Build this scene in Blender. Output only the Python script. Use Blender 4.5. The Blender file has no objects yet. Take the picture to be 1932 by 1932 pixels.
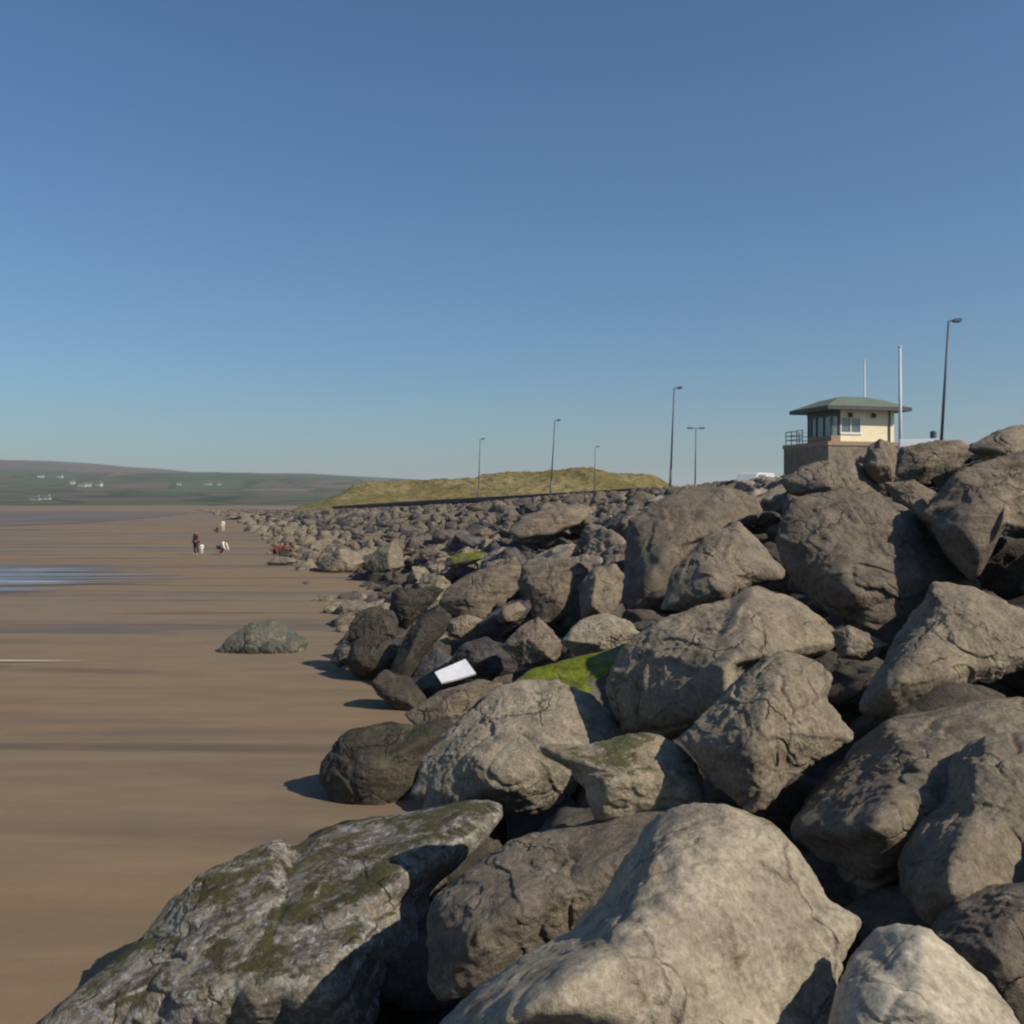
import bpy, bmesh, math, random
import numpy as np
from mathutils import Vector, Matrix

R = math.radians
scene = bpy.context.scene
COL = scene.collection
random.seed(7)
rng = np.random.default_rng(7)

# ---------------------------------------------------------------- camera, light
CAM_Z = 4.1
FPX = 984.0                       # focal length in pixels of a 1024 px picture
HOR = 500.0                       # row of the horizon
cam_data = bpy.data.cameras.new('camera')
cam_data.sensor_width = 36.0
cam_data.lens = 36.0 * FPX / 1024.0
cam_data.shift_y = (HOR - 512.0) / 1024.0
cam_data.clip_start = 0.05
cam_data.clip_end = 30000
cam = bpy.data.objects.new('camera', cam_data)
COL.objects.link(cam)
cam.location = (0, 0, CAM_Z)
cam.rotation_euler = (R(90), 0, 0)
scene.camera = cam

SUN_AZ = R(62)                    # from straight behind the camera towards the right
SUN_EL = R(38)
sun_vec = Vector((math.sin(SUN_AZ) * math.cos(SUN_EL), -math.cos(SUN_AZ) * math.cos(SUN_EL), math.sin(SUN_EL)))
world = bpy.data.worlds.new('World')
scene.world = world
world.use_nodes = True
wn = world.node_tree.nodes
wl = world.node_tree.links
bg = wn['Background']
sky = wn.new('ShaderNodeTexSky')
sky.sky_type = 'NISHITA'
sky.sun_disc = False
sky.sun_elevation = SUN_EL
sky.sun_rotation = math.atan2(sun_vec.x, sun_vec.y)
sky.altitude = 0
sky.air_density = 1.2
sky.dust_density = 0.8
sky.ozone_density = 10.0
tint = wn.new('ShaderNodeMix'); tint.data_type = 'RGBA'; tint.blend_type = 'MULTIPLY'
tint.inputs[0].default_value = 1.0
tint.inputs[7].default_value = (0.97, 1.045, 1.01, 1)
wl.new(sky.outputs[0], tint.inputs[6]); wl.new(tint.outputs[2], bg.inputs[0])
bg.inputs[1].default_value = 0.091
sun_data = bpy.data.lights.new('sun', 'SUN')
sun_data.energy = 5.0
sun_data.angle = R(0.53)
sun_data.color = (1.0, 0.90, 0.75)
sun = bpy.data.objects.new('sun', sun_data)
COL.objects.link(sun)
sun.rotation_euler = sun_vec.to_track_quat('Z', 'Y').to_euler()
scene.view_settings.view_transform = 'Standard'
scene.view_settings.look = 'None'
scene.view_settings.exposure = 0.0
scene.view_settings.gamma = 1.0
scene.cycles.pixel_filter_type = 'BLACKMAN_HARRIS'
scene.cycles.filter_width = 2.2
scene.cycles.max_bounces = 6
scene.cycles.volume_bounces = 1

# ---------------------------------------------------------------- helpers
S1 = 1024.0 / 1932.0              # the photograph was measured in a 1932 px view

def at(px, py, Y):
    """world point on the view ray of a measured point at distance Y"""
    return Vector(((px * S1 - 512.0) / FPX * Y, Y, CAM_Z - (py * S1 - HOR) / FPX * Y))

def on_sand(px, py):
    Y = CAM_Z * FPX / (py * S1 - HOR)
    return at(px, py, Y)

def tag(o, label=None, cat=None, group=None, kind=None):
    if label: o['label'] = label
    if cat: o['category'] = cat
    if group: o['group'] = group
    if kind: o['kind'] = kind
    return o

def empty(name, loc, rz=0.0):
    o = bpy.data.objects.new(name, None)
    COL.objects.link(o)
    o.location = loc
    o.rotation_euler = (0, 0, rz)
    return o

def link_mesh(name, verts, faces, mat, parent=None, smooth=False, loc=(0, 0, 0)):
    me = bpy.data.meshes.new(name)
    me.from_pydata([tuple(v) for v in verts], [], [tuple(f) for f in faces])
    me.update()
    if smooth:
        me.polygons.foreach_set('use_smooth', [True] * len(me.polygons))
    o = bpy.data.objects.new(name, me)
    COL.objects.link(o)
    o.location = loc
    if mat: me.materials.append(mat)
    if parent: o.parent = parent
    return o

class MB:
    """collects boxes, prisms and tubes into one mesh"""
    def __init__(self):
        self.v = []; self.f = []
    def box(self, x0, x1, y0, y1, z0, z1):
        b = len(self.v)
        self.v += [(x0,y0,z0),(x1,y0,z0),(x1,y1,z0),(x0,y1,z0),(x0,y0,z1),(x1,y0,z1),(x1,y1,z1),(x0,y1,z1)]
        for q in ((0,3,2,1),(4,5,6,7),(0,1,5,4),(1,2,6,5),(2,3,7,6),(3,0,4,7)):
            self.f.append(tuple(b + i for i in q))
        return self
    def tube(self, p0, p1, r0, r1=None, n=10):
        r1 = r0 if r1 is None else r1
        p0 = Vector(p0); p1 = Vector(p1)
        d = (p1 - p0).normalized()
        a = d.orthogonal().normalized(); c = d.cross(a)
        b = len(self.v)
        for p, r in ((p0, r0), (p1, r1)):
            for i in range(n):
                t = 2 * math.pi * i / n
                self.v.append(tuple(p + a * (r * math.cos(t)) + c * (r * math.sin(t))))
        for i in range(n):
            j = (i + 1) % n
            self.f.append((b + i, b + j, b + n + j, b + n + i))
        self.f.append(tuple(b + n - 1 - i for i in range(n)))
        self.f.append(tuple(b + n + i for i in range(n)))
        return self
    def prism(self, pts, a0, a1, axis='x'):
        b = len(self.v); n = len(pts)
        for a in (a0, a1):
            for (p, q) in pts:
                self.v.append((a, p, q) if axis == 'x' else ((p, a, q) if axis == 'y' else (p, q, a)))
        for i in range(n):
            j = (i + 1) % n
            self.f.append((b + i, b + j, b + n + j, b + n + i))
        self.f.append(tuple(b + n - 1 - i for i in range(n)))
        self.f.append(tuple(b + n + i for i in range(n)))
        return self
    def build(self, name, mat, parent=None, loc=(0, 0, 0), bevel=0.0, smooth=False):
        me = bpy.data.meshes.new(name)
        bm = bmesh.new()
        vs = [bm.verts.new(v) for v in self.v]
        for f in self.f:
            try: bm.faces.new([vs[i] for i in f])
            except ValueError: pass
        bmesh.ops.recalc_face_normals(bm, faces=bm.faces[:])
        if bevel > 0:
            bmesh.ops.bevel(bm, geom=bm.edges[:], offset=bevel, segments=2, affect='EDGES', profile=0.5)
        if smooth:
            for f in bm.faces: f.smooth = True
        bm.to_mesh(me); bm.free()
        o = bpy.data.objects.new(name, me)
        COL.objects.link(o)
        o.location = loc
        me.materials.append(mat)
        if parent: o.parent = parent
        return o

# vectorised gradient noise
_perm = np.random.default_rng(3).permutation(256)
_perm = np.concatenate([_perm, _perm, _perm])
_grad = np.random.default_rng(4).normal(size=(256, 3))
_grad /= np.linalg.norm(_grad, axis=1)[:, None]

def perlin(P):
    P = np.asarray(P, float)
    I = np.floor(P).astype(int); F = P - I
    I &= 255
    U = F * F * F * (F * (F * 6 - 15) + 10)
    def g(dx, dy, dz):
        h = _perm[_perm[_perm[(I[:,0]+dx) & 255] + ((I[:,1]+dy) & 255)] + ((I[:,2]+dz) & 255)]
        return ((F - np.array([dx, dy, dz])) * _grad[h]).sum(1)
    def lp(a, b, t): return a + (b - a) * t
    x00 = lp(g(0,0,0), g(1,0,0), U[:,0]); x10 = lp(g(0,1,0), g(1,1,0), U[:,0])
    x01 = lp(g(0,0,1), g(1,0,1), U[:,0]); x11 = lp(g(0,1,1), g(1,1,1), U[:,0])
    return lp(lp(x00, x10, U[:,1]), lp(x01, x11, U[:,1]), U[:,2])

def fbm(P, octv=4, gain=0.5):
    s = 0; a = 1.0
    P = np.asarray(P, float)
    for k in range(octv):
        s = s + a * perlin(P * 2.03 ** k + 17.3 * k)
        a *= gain
    return s

def smooth01(t):
    t = np.clip(t, 0, 1)
    return t * t * (3 - 2 * t)

# ---------------------------------------------------------------- node helpers
def new_mat(name):
    m = bpy.data.materials.new(name)
    m.use_nodes = True
    return m, m.node_tree.nodes, m.node_tree.links, m.node_tree.nodes['Principled BSDF']

def plain(name, col, rough=0.7, metal=0.0, var=0.12, scale=3.0, bump=0.0):
    m, n, l, b = new_mat(name)
    tc = n.new('ShaderNodeTexCoord')
    nz = n.new('ShaderNodeTexNoise'); nz.inputs['Scale'].default_value = scale; nz.inputs['Detail'].default_value = 5
    l.new(tc.outputs['Object'], nz.inputs['Vector'])
    rp = n.new('ShaderNodeValToRGB')
    rp.color_ramp.elements[0].position = 0.3; rp.color_ramp.elements[1].position = 0.7
    rp.color_ramp.elements[0].color = (*[c * (1 - var) for c in col], 1)
    rp.color_ramp.elements[1].color = (*[min(1, c * (1 + var)) for c in col], 1)
    l.new(nz.outputs['Fac'], rp.inputs[0]); l.new(rp.outputs[0], b.inputs['Base Color'])
    b.inputs['Roughness'].default_value = rough; b.inputs['Metallic'].default_value = metal
    if bump > 0:
        bp = n.new('ShaderNodeBump'); bp.inputs['Strength'].default_value = bump; bp.inputs['Distance'].default_value = 0.02
        l.new(nz.outputs['Fac'], bp.inputs['Height']); l.new(bp.outputs[0], b.inputs['Normal'])
    return m

def ramp(n, l, src, p0, p1, c0=(0,0,0,1), c1=(1,1,1,1)):
    r = n.new('ShaderNodeValToRGB')
    r.color_ramp.elements[0].position = p0; r.color_ramp.elements[1].position = p1
    r.color_ramp.elements[0].color = c0; r.color_ramp.elements[1].color = c1
    l.new(src, r.inputs[0])
    return r.outputs[0]

def mix(n, l, fac, a, b, mode='MIX'):
    x = n.new('ShaderNodeMix'); x.data_type = 'RGBA'; x.blend_type = mode
    if isinstance(fac, (int, float)): x.inputs[0].default_value = fac
    else: l.new(fac, x.inputs[0])
    for k, s in ((6, a), (7, b)):
        if isinstance(s, tuple): x.inputs[k].default_value = (*s[:3], 1)
        else: l.new(s, x.inputs[k])
    return x.outputs[2]

def math_n(n, l, op, a, b=None):
    x = n.new('ShaderNodeMath'); x.operation = op
    for k, s in ((0, a), (1, b)):
        if s is None: continue
        if isinstance(s, (int, float)): x.inputs[k].default_value = s
        else: l.new(s, x.inputs[k])
    return x.outputs[0]

def rock_mat(name, A, B, C, speck=0.35, speck_col=(0.03, 0.028, 0.025), moss=0.0, moss_col=(0.05, 0.06, 0.012),
             lichen=0.0, lichen_col=(0.42, 0.41, 0.38), bump=0.8, rnd=0.25, strat=0.0, rough=0.88, moss_nz=0.55, moss_scale=2.0):
    """A main colour, B second tone, C stains"""
    A, B, C = [tuple(0.82 * v for v in q) for q in (A, B, C)]
    m, n, l, b = new_mat(name)
    tc = n.new('ShaderNodeTexCoord'); oi = n.new('ShaderNodeObjectInfo')
    off = n.new('ShaderNodeVectorMath'); off.operation = 'ADD'
    l.new(tc.outputs['Object'], off.inputs[0])
    sc = n.new('ShaderNodeVectorMath'); sc.operation = 'SCALE'; sc.inputs[3].default_value = 40.0
    cmb = n.new('ShaderNodeCombineXYZ')
    for k in range(3): l.new(oi.outputs['Random'], cmb.inputs[k])
    l.new(cmb.outputs[0], sc.inputs[0]); l.new(sc.outputs[0], off.inputs[1])
    V = off.outputs[0]
    def noise(scale, detail=6, rough_=0.6, dist=0.0, vec=V):
        z = n.new('ShaderNodeTexNoise'); z.inputs['Scale'].default_value = scale
        z.inputs['Detail'].default_value = detail; z.inputs['Roughness'].default_value = rough_
        z.inputs['Distortion'].default_value = dist
        l.new(vec, z.inputs['Vector']); return z.outputs['Fac']
    n1 = noise(1.3, 5, 0.6, 0.5); n2 = noise(4.5, 8, 0.68, 0.3); n3 = noise(32, 6, 0.75); n4 = noise(2.6, 9, 0.75, 0.8)
    col = mix(n, l, ramp(n, l, n1, 0.36, 0.62), A, B)
    col = mix(n, l, ramp(n, l, n4, 0.56, 0.66), col, C)
    # fine light / dark mottling
    col = mix(n, l, 0.85, col, ramp(n, l, n2, 0.30, 0.70, (0.50, 0.49, 0.48, 1), (1.50, 1.48, 1.44, 1)), 'MULTIPLY')
    col = mix(n, l, 0.7, col, ramp(n, l, n3, 0.32, 0.68, (0.50, 0.50, 0.50, 1), (1.5, 1.5, 1.5, 1)), 'MULTIPLY')
    if speck > 0:
        s1 = ramp(n, l, noise(9, 7, 0.72, 0.4), 0.56, 0.66)
        s2 = math_n(n, l, 'MULTIPLY', s1, speck)
        col = mix(n, l, s2, col, speck_col)
    if lichen > 0:
        lf = ramp(n, l, noise(11, 7, 0.75, 0.6), 0.50, 0.60)
        col = mix(n, l, math_n(n, l, 'MULTIPLY', lf, lichen), col, lichen_col)
    hb = math_n(n, l, 'ADD', math_n(n, l, 'MULTIPLY', n2, 0.6), math_n(n, l, 'MULTIPLY', n3, 0.30))
    hb = math_n(n, l, 'ADD', hb, math_n(n, l, 'MULTIPLY', noise(70, 4, 0.7), 0.06))
    # fractures: thin broken lines between blocks
    dv = n.new('ShaderNodeTexNoise'); dv.inputs['Scale'].default_value = 2.2; dv.inputs['Detail'].default_value = 6; l.new(V, dv.inputs['Vector'])
    ds = n.new('ShaderNodeVectorMath'); ds.operation = 'SCALE'; ds.inputs[3].default_value = 0.55; l.new(dv.outputs['Color'], ds.inputs[0])
    da = n.new('ShaderNodeVectorMath'); da.operation = 'ADD'; l.new(V, da.inputs[0]); l.new(ds.outputs[0], da.inputs[1])
    vo = n.new('ShaderNodeTexVoronoi'); vo.feature = 'DISTANCE_TO_EDGE'; vo.inputs['Scale'].default_value = 1.9; l.new(da.outputs[0], vo.inputs['Vector'])
    ck = math_n(n, l, 'MULTIPLY', ramp(n, l, vo.outputs['Distance'], 0.0, 0.035, (1, 1, 1, 1), (0, 0, 0, 1)), ramp(n, l, noise(1.7, 4), 0.50, 0.58))
    hb = math_n(n, l, 'SUBTRACT', hb, math_n(n, l, 'MULTIPLY', ck, 0.45))
    col = mix(n, l, math_n(n, l, 'MULTIPLY', ck, 0.42), col, tuple(c * 0.35 for c in C))
    if strat > 0:
        mp = n.new('ShaderNodeMapping'); mp.inputs['Rotation'].default_value = (0.5, 0.6, 0.2); mp.inputs['Scale'].default_value = (1, 1, 7)
        l.new(V, mp.inputs[0])
        st = noise(2.0, 5, 0.6, 0.3, mp.outputs[0])
        hb = math_n(n, l, 'ADD', hb, math_n(n, l, 'MULTIPLY', st, strat))
        col = mix(n, l, min(1, strat * 1.2), col, ramp(n, l, st, 0.35, 0.65, (0.5, 0.48, 0.46, 1), (1.25, 1.25, 1.25, 1)), 'MULTIPLY')
    if moss > 0:
        ge = n.new('ShaderNodeNewGeometry'); sp = n.new('ShaderNodeSeparateXYZ')
        l.new(ge.outputs['Normal'], sp.inputs[0])
        nz = noise(moss_scale, 8, 0.72, 0.5)
        mm = math_n(n, l, 'ADD', math_n(n, l, 'MULTIPLY', sp.outputs[2], 0.45), nz)
        mf = ramp(n, l, mm, moss_nz + 0.28, moss_nz + 0.38)
        mf = math_n(n, l, 'MULTIPLY', mf, moss)
        mc = mix(n, l, ramp(n, l, n2, 0.3, 0.7), tuple(c * 0.40 for c in moss_col), tuple(c * 1.6 for c in moss_col))
        mc = mix(n, l, 0.7, mc, ramp(n, l, n3, 0.3, 0.7, (0.45, 0.45, 0.45, 1), (1.5, 1.5, 1.5, 1)), 'MULTIPLY')
        hb = math_n(n, l, 'ADD', hb, math_n(n, l, 'MULTIPLY', mf, 0.25))
        col = mix(n, l, mf, col, mc)
    if rnd > 0:
        hv = n.new('ShaderNodeHueSaturation')
        mr = n.new('ShaderNodeMapRange'); mr.inputs['To Min'].default_value = 1 - rnd; mr.inputs['To Max'].default_value = 1 + rnd
        l.new(oi.outputs['Random'], mr.inputs[0]); l.new(mr.outputs[0], hv.inputs['Value']); l.new(col, hv.inputs['Color'])
        col = hv.outputs[0]
    l.new(col, b.inputs['Base Color'])
    b.inputs['Roughness'].default_value = rough
    b.inputs['Specular IOR Level'].default_value = 0.25
    bp = n.new('ShaderNodeBump'); bp.inputs['Strength'].default_value = min(1, bump); bp.inputs['Distance'].default_value = 0.09 * bump
    l.new(hb, bp.inputs['Height']); l.new(bp.outputs[0], b.inputs['Normal'])
    return m

M = {}
M['cream'] = rock_mat('cream_limestone', (0.41, 0.355, 0.27), (0.35, 0.30, 0.225), (0.20, 0.145, 0.09), speck=0.25, speck_col=(0.09, 0.07, 0.05), rnd=0.06, bump=0.7)
M['pale'] = rock_mat('pale_limestone', (0.45, 0.41, 0.33), (0.40, 0.35, 0.265), (0.21, 0.15, 0.095), speck=0.15, speck_col=(0.10, 0.08, 0.06), rnd=0.04, bump=0.4)
M['speckled'] = rock_mat('speckled_limestone', (0.38, 0.33, 0.25), (0.33, 0.285, 0.215), (0.20, 0.17, 0.125), speck=0.75, speck_col=(0.07, 0.06, 0.05), rnd=0.05, bump=1.0)
M['mossyrim'] = rock_mat('mossy_limestone', (0.36, 0.31, 0.225), (0.31, 0.26, 0.18), (0.20, 0.165, 0.11), speck=0.3, moss=0.8, moss_col=(0.055, 0.06, 0.012), rnd=0.05, moss_nz=0.68, bump=0.8)
M['lichen'] = rock_mat('lichen_covered_rock', (0.24, 0.225, 0.195), (0.33, 0.29, 0.215), (0.33, 0.27, 0.18), speck=0.55, speck_col=(0.035, 0.035, 0.03),
                       lichen=0.8, lichen_col=(0.50, 0.49, 0.45), moss=0.9, moss_col=(0.062, 0.058, 0.010), rnd=0.0, moss_nz=0.60, moss_scale=3.2, bump=1.2)
M['streaky'] = rock_mat('dark_streaked_rock', (0.27, 0.228, 0.172), (0.17, 0.145, 0.115), (0.38, 0.32, 0.235), speck=0.6, speck_col=(0.035, 0.03, 0.025), rnd=0.05, bump=1.1)
M['beige'] = rock_mat('beige_rock', (0.27, 0.225, 0.16), (0.23, 0.195, 0.145), (0.17, 0.145, 0.11), speck=0.3, speck_col=(0.07, 0.06, 0.05), rnd=0.12, bump=0.8)
M['grey'] = rock_mat('grey_brown_rock', (0.215, 0.184, 0.145), (0.25, 0.205, 0.15), (0.155, 0.13, 0.105), speck=0.35, rnd=0.2, bump=0.9, moss=0.25, moss_col=(0.13, 0.125, 0.06), moss_nz=0.7)
M['brown'] = rock_mat('brown_striated_rock', (0.245, 0.198, 0.145), (0.205, 0.168, 0.125), (0.11, 0.095, 0.08), speck=0.4, rnd=0.15, strat=0.5, bump=0.9)
M['weed'] = rock_mat('dark_weedy_rock', (0.065, 0.058, 0.045), (0.11, 0.095, 0.07), (0.15, 0.125, 0.08), speck=0.6, speck_col=(0.018, 0.017, 0.014), rnd=0.25,
                     moss=0.7, moss_col=(0.035, 0.04, 0.012), moss_nz=0.66, bump=1.2, rough=0.7)
M['slate'] = rock_mat('slate_coloured_rock', (0.085, 0.08, 0.082), (0.11, 0.10, 0.095), (0.06, 0.055, 0.055), speck=0.4, rnd=0.2, strat=0.4, bump=0.9, rough=0.75)
M['algae'] = rock_mat('algae_covered_rock', (0.15, 0.14, 0.11), (0.11, 0.10, 0.085), (0.08, 0.075, 0.06), speck=0.4, moss=1.0, moss_col=(0.115, 0.135, 0.008), moss_nz=0.50, rnd=0.0, bump=0.6)
M['far'] = rock_mat('far_grey_rock', (0.265, 0.222, 0.175), (0.215, 0.18, 0.15), (0.31, 0.255, 0.18), speck=0.35, rnd=0.4, bump=0.9)
M['shore'] = rock_mat('grey_green_shore_rock', (0.185, 0.18, 0.14), (0.12, 0.12, 0.10), (0.26, 0.235, 0.175), speck=0.6, speck_col=(0.05,0.05,0.04), rnd=0.0, bump=1.1)
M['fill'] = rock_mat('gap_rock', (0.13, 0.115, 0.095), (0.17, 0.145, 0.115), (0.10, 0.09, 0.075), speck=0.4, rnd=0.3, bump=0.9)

# ---------------------------------------------------------------- the shore
TY = [-12, 0, 8, 14, 19, 24, 30, 57, 100, 161, 240, 340, 430]
TX = [-3.4, -3.2, -3.0, -2.4, -2.2, -3.2, -4.4, -11.5, -24, -42, -68, -104, -140]
CY = [-12, 0, 10, 25, 40, 60, 83, 114, 148, 220, 340, 430]
CX = [10.6, 10.6, 10.9, 12.0, 12.8, 12, 8, -2, -14, -42, -78, -112]
HY = [-12, 25, 40, 60, 83, 114, 148, 200, 240, 340, 430]
HZ = [5.8, 5.8, 5.25, 4.95, 4.65, 4.2, 3.7, 2.7, 1.9, 1.1, 0.6]
def toe(Y): return np.interp(Y, TY, TX)
def crest(Y): return np.interp(Y, CY, CX)
def crest_h(Y): return np.interp(Y, HY, HZ)
def bank(X, Y):
    f = (X - toe(Y)) / (crest(Y) - toe(Y))
    f = np.clip(f, -0.05, 1.0)
    return crest_h(Y) * (0.90 * f + 0.10 * np.sin(f * math.pi / 2))

def seat(px, py, off):
    """distance at which the ray of a measured point meets the bank, raised by off"""
    for Y in np.arange(2.0, 400, 0.1):
        p = at(px, py, Y)
        if p.z <= bank(p.x, Y) + off: return float(Y)
    return 400.0

# sand
def sand_mat():
    m, n, l, b = new_mat('beach_sand')
    tc = n.new('ShaderNodeTexCoord')
    def nz(scale, sx, sy, detail=5, dist=0.0, rough_=0.55):
        mp = n.new('ShaderNodeMapping'); mp.inputs['Scale'].default_value = (sx, sy, 1)
        l.new(tc.outputs['Object'], mp.inputs[0])
        z = n.new('ShaderNodeTexNoise'); z.inputs['Scale'].default_value = scale; z.inputs['Detail'].default_value = detail
        z.inputs['Distortion'].default_value = dist; z.inputs['Roughness'].default_value = rough_
        l.new(mp.outputs[0], z.inputs['Vector']); return z.outputs['Fac']
    big = nz(0.05, 0.35, 1.0, 4, 0.6); band = nz(0.22, 0.16, 1.0, 5, 0.5); fine = nz(2.2, 0.25, 1.0, 6, 0.3); grain = nz(60, 1, 1, 3)
    col = mix(n, l, ramp(n, l, big, 0.38, 0.60), (0.208, 0.138, 0.072), (0.186, 0.141, 0.094))
    tide = n.new('ShaderNodeTexWave'); tide.wave_type = 'BANDS'; tide.bands_direction = 'Y'; tide.inputs['Scale'].default_value = 0.075
    tide.inputs['Distortion'].default_value = 16.0; tide.inputs['Detail'].default_value = 4; tide.inputs['Detail Scale'].default_value = 0.5
    mpt = n.new('ShaderNodeMapping'); mpt.inputs['Scale'].default_value = (0.22, 1, 1); mpt.inputs['Rotation'].default_value = (0, 0, 0.05); l.new(tc.outputs['Object'], mpt.inputs[0]); l.new(mpt.outputs[0], tide.inputs['Vector'])
    tl = math_n(n, l, 'MULTIPLY', ramp(n, l, tide.outputs['Fac'], 0.86, 0.99), ramp(n, l, nz(0.12, 0.5, 1.0, 4, 0.4), 0.45, 0.60))
    col = mix(n, l, math_n(n, l, 'MULTIPLY', tl, 0.85), col, (0.10, 0.075, 0.055))
    bits = nz(7, 0.6, 1.0, 2); bits2 = ramp(n, l, bits, 0.74, 0.78)
    col = mix(n, l, math_n(n, l, 'MULTIPLY', bits2, 0.55), col, (0.07, 0.058, 0.04))
    wet = ramp(n, l, band, 0.52, 0.66)
    col = mix(n, l, wet, col, (0.125, 0.094, 0.066))
    col = mix(n, l, 0.55, col, ramp(n, l, fine, 0.3, 0.7, (0.82, 0.82, 0.82, 1), (1.15, 1.14, 1.13, 1)), 'MULTIPLY')
    col = mix(n, l, 0.5, col, ramp(n, l, grain, 0.3, 0.7, (0.8, 0.8, 0.8, 1), (1.2, 1.2, 1.2, 1)), 'MULTIPLY')
    l.new(col, b.inputs['Base Color'])
    rr = ramp(n, l, wet, 0.0, 1.0, (0.85, 0.85, 0.85, 1), (0.5, 0.5, 0.5, 1))
    l.new(rr, b.inputs['Roughness'])
    b.inputs['Specular IOR Level'].default_value = 0.3
    h = math_n(n, l, 'ADD', math_n(n, l, 'MULTIPLY', fine, 0.5), math_n(n, l, 'MULTIPLY', grain, 0.06))
    bp = n.new('ShaderNodeBump'); bp.inputs['Strength'].default_value = 0.6; bp.inputs['Distance'].default_value = 0.08
    l.new(h, bp.inputs['Height']); l.new(bp.outputs[0], b.inputs['Normal'])
    return m

M['sand'] = sand_mat()

def grid_mesh(name, xs, ys, zf, mat, smooth=True):
    X, Y = np.meshgrid(xs, ys)
    Z = zf(X.ravel(), Y.ravel())
    V = np.stack([X.ravel(), Y.ravel(), Z], 1)
    nx = len(xs); F = []
    for j in range(len(ys) - 1):
        for i in range(nx - 1):
            a = j * nx + i
            F.append((a, a + 1, a + nx + 1, a + nx))
    return link_mesh(name, V, F, mat, smooth=smooth)

def geo(a, b, n, k=2.2):
    t = np.linspace(0, 1, n) ** k
    return a + (b - a) * t

def sand_z(X, Y):
    z = 0.035 * perlin(np.stack([X * 0.10, Y * 0.35, X * 0 + 3], 1)) + 0.02 * perlin(np.stack([X * 0.4, Y * 1.3, X * 0 + 9], 1))
    return z * np.exp(-np.abs(Y) / 70.0)
sx = np.concatenate([-geo(6, 9000, 60, 3.0)[::-1] , np.linspace(-5.5, 12, 50), geo(13, 9000, 40, 3.0)])
sy = np.concatenate([np.array([-9000, -2000, -500, -100, -30, -10]), np.linspace(0, 70, 180), geo(71, 9000, 60, 3.0)])
beach = grid_mesh('beach', sx, sy, sand_z, M['sand'])
tag(beach, kind='structure', label='flat tan sandy beach with damp streaks stretching to the hills')

# bank beneath the boulders
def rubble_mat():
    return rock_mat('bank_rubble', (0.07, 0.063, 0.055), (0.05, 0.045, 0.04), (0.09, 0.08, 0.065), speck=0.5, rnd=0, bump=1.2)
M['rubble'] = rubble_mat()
ys = np.concatenate([np.arange(-12, 60, 1.0), np.arange(60, 431, 4.0)])
V = []; F = []
fr = np.concatenate([[-0.06], np.linspace(0, 1, 15), [1.06]])
for y in ys:
    t, c, h = toe(y), crest(y), crest_h(y)
    for f in fr:
        x = t + (c - t) * f
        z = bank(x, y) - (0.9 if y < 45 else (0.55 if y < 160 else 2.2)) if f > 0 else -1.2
        if f > 1: z = h - 0.55
        V.append((x, y, z))
nf = len(fr)
for j in range(len(ys) - 1):
    for i in range(nf - 1):
        a = j * nf + i
        F.append((a, a + 1, a + nf + 1, a + nf))
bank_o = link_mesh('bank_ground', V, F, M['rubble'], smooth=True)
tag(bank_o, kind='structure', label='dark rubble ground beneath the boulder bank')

# promenade
M['paving'] = plain('promenade_paving', (0.26, 0.245, 0.225), 0.85, var=0.15, scale=0.8)
M['asphalt'] = plain('asphalt', (0.055, 0.055, 0.057), 0.85, var=0.15, scale=1.2)
V = []; F = []
for y in ys:
    c, h = crest(y), crest_h(y)
    w = np.interp(y, [-12, 100, 200, 430], [9, 9, 8, 6])
    for dx in (0.6, w):
        V.append((c + dx, y, h - 0.15))
for j in range(len(ys) - 1):
    a = j * 2
    F.append((a, a + 1, a + 3, a + 2))
prom = link_mesh('promenade_path', V, F, M['paving'])
tag(prom, kind='structure', label='pale paved promenade running along the top of the boulder bank')
V = []; F = []
for y in ys:
    c, h = crest(y), crest_h(y)
    w = np.interp(y, [-12, 100, 200, 430], [9, 9, 8, 6])
    for dx in (w, w + 600):
        V.append((c + dx, y, h - 0.27))
for j in range(len(ys) - 1):
    a = j * 2
    F.append((a, a + 1, a + 3, a + 2))
park = link_mesh('car_park_ground', V, F, M['asphalt'])
tag(park, kind='structure', label='grey car park ground behind the promenade')

# water
def water_mat():
    m, n, l, b = new_mat('shallow_water')
    tc = n.new('ShaderNodeTexCoord')
    mp = n.new('ShaderNodeMapping'); mp.inputs['Scale'].default_value = (0.25, 1.0, 1)
    l.new(tc.outputs['Object'], mp.inputs[0])
    z = n.new('ShaderNodeTexNoise'); z.inputs['Scale'].default_value = 1.2; z.inputs['Detail'].default_value = 5
    l.new(mp.outputs[0], z.inputs['Vector'])
    w = n.new('ShaderNodeTexNoise'); w.inputs['Scale'].default_value = 0.35; w.inputs['Detail'].default_value = 5; w.inputs['Roughness'].default_value = 0.6
    l.new(mp.outputs[0], w.inputs['Vector'])
    foam = ramp(n, l, w.outputs['Fac'], 0.60, 0.66)
    col = mix(n, l, foam, (0.16, 0.165, 0.19), (0.52,0.52,0.54))
    l.new(col, b.inputs['Base Color'])
    l.new(ramp(n, l, foam, 0, 1, (0.28, 0.28, 0.28, 1), (0.7, 0.7, 0.7, 1)), b.inputs['Roughness'])
    bp = n.new('ShaderNodeBump'); bp.inputs['Strength'].default_value = 0.25; bp.inputs['Distance'].default_value = 0.08
    l.new(z.outputs['Fac'], bp.inputs['Height']); l.new(bp.outputs[0], b.inputs['Normal'])
    return m
M['water'] = water_mat()
M['foam'] = plain('sea_foam', (0.72, 0.73, 0.74), 0.8, var=0.1, scale=2)

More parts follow.
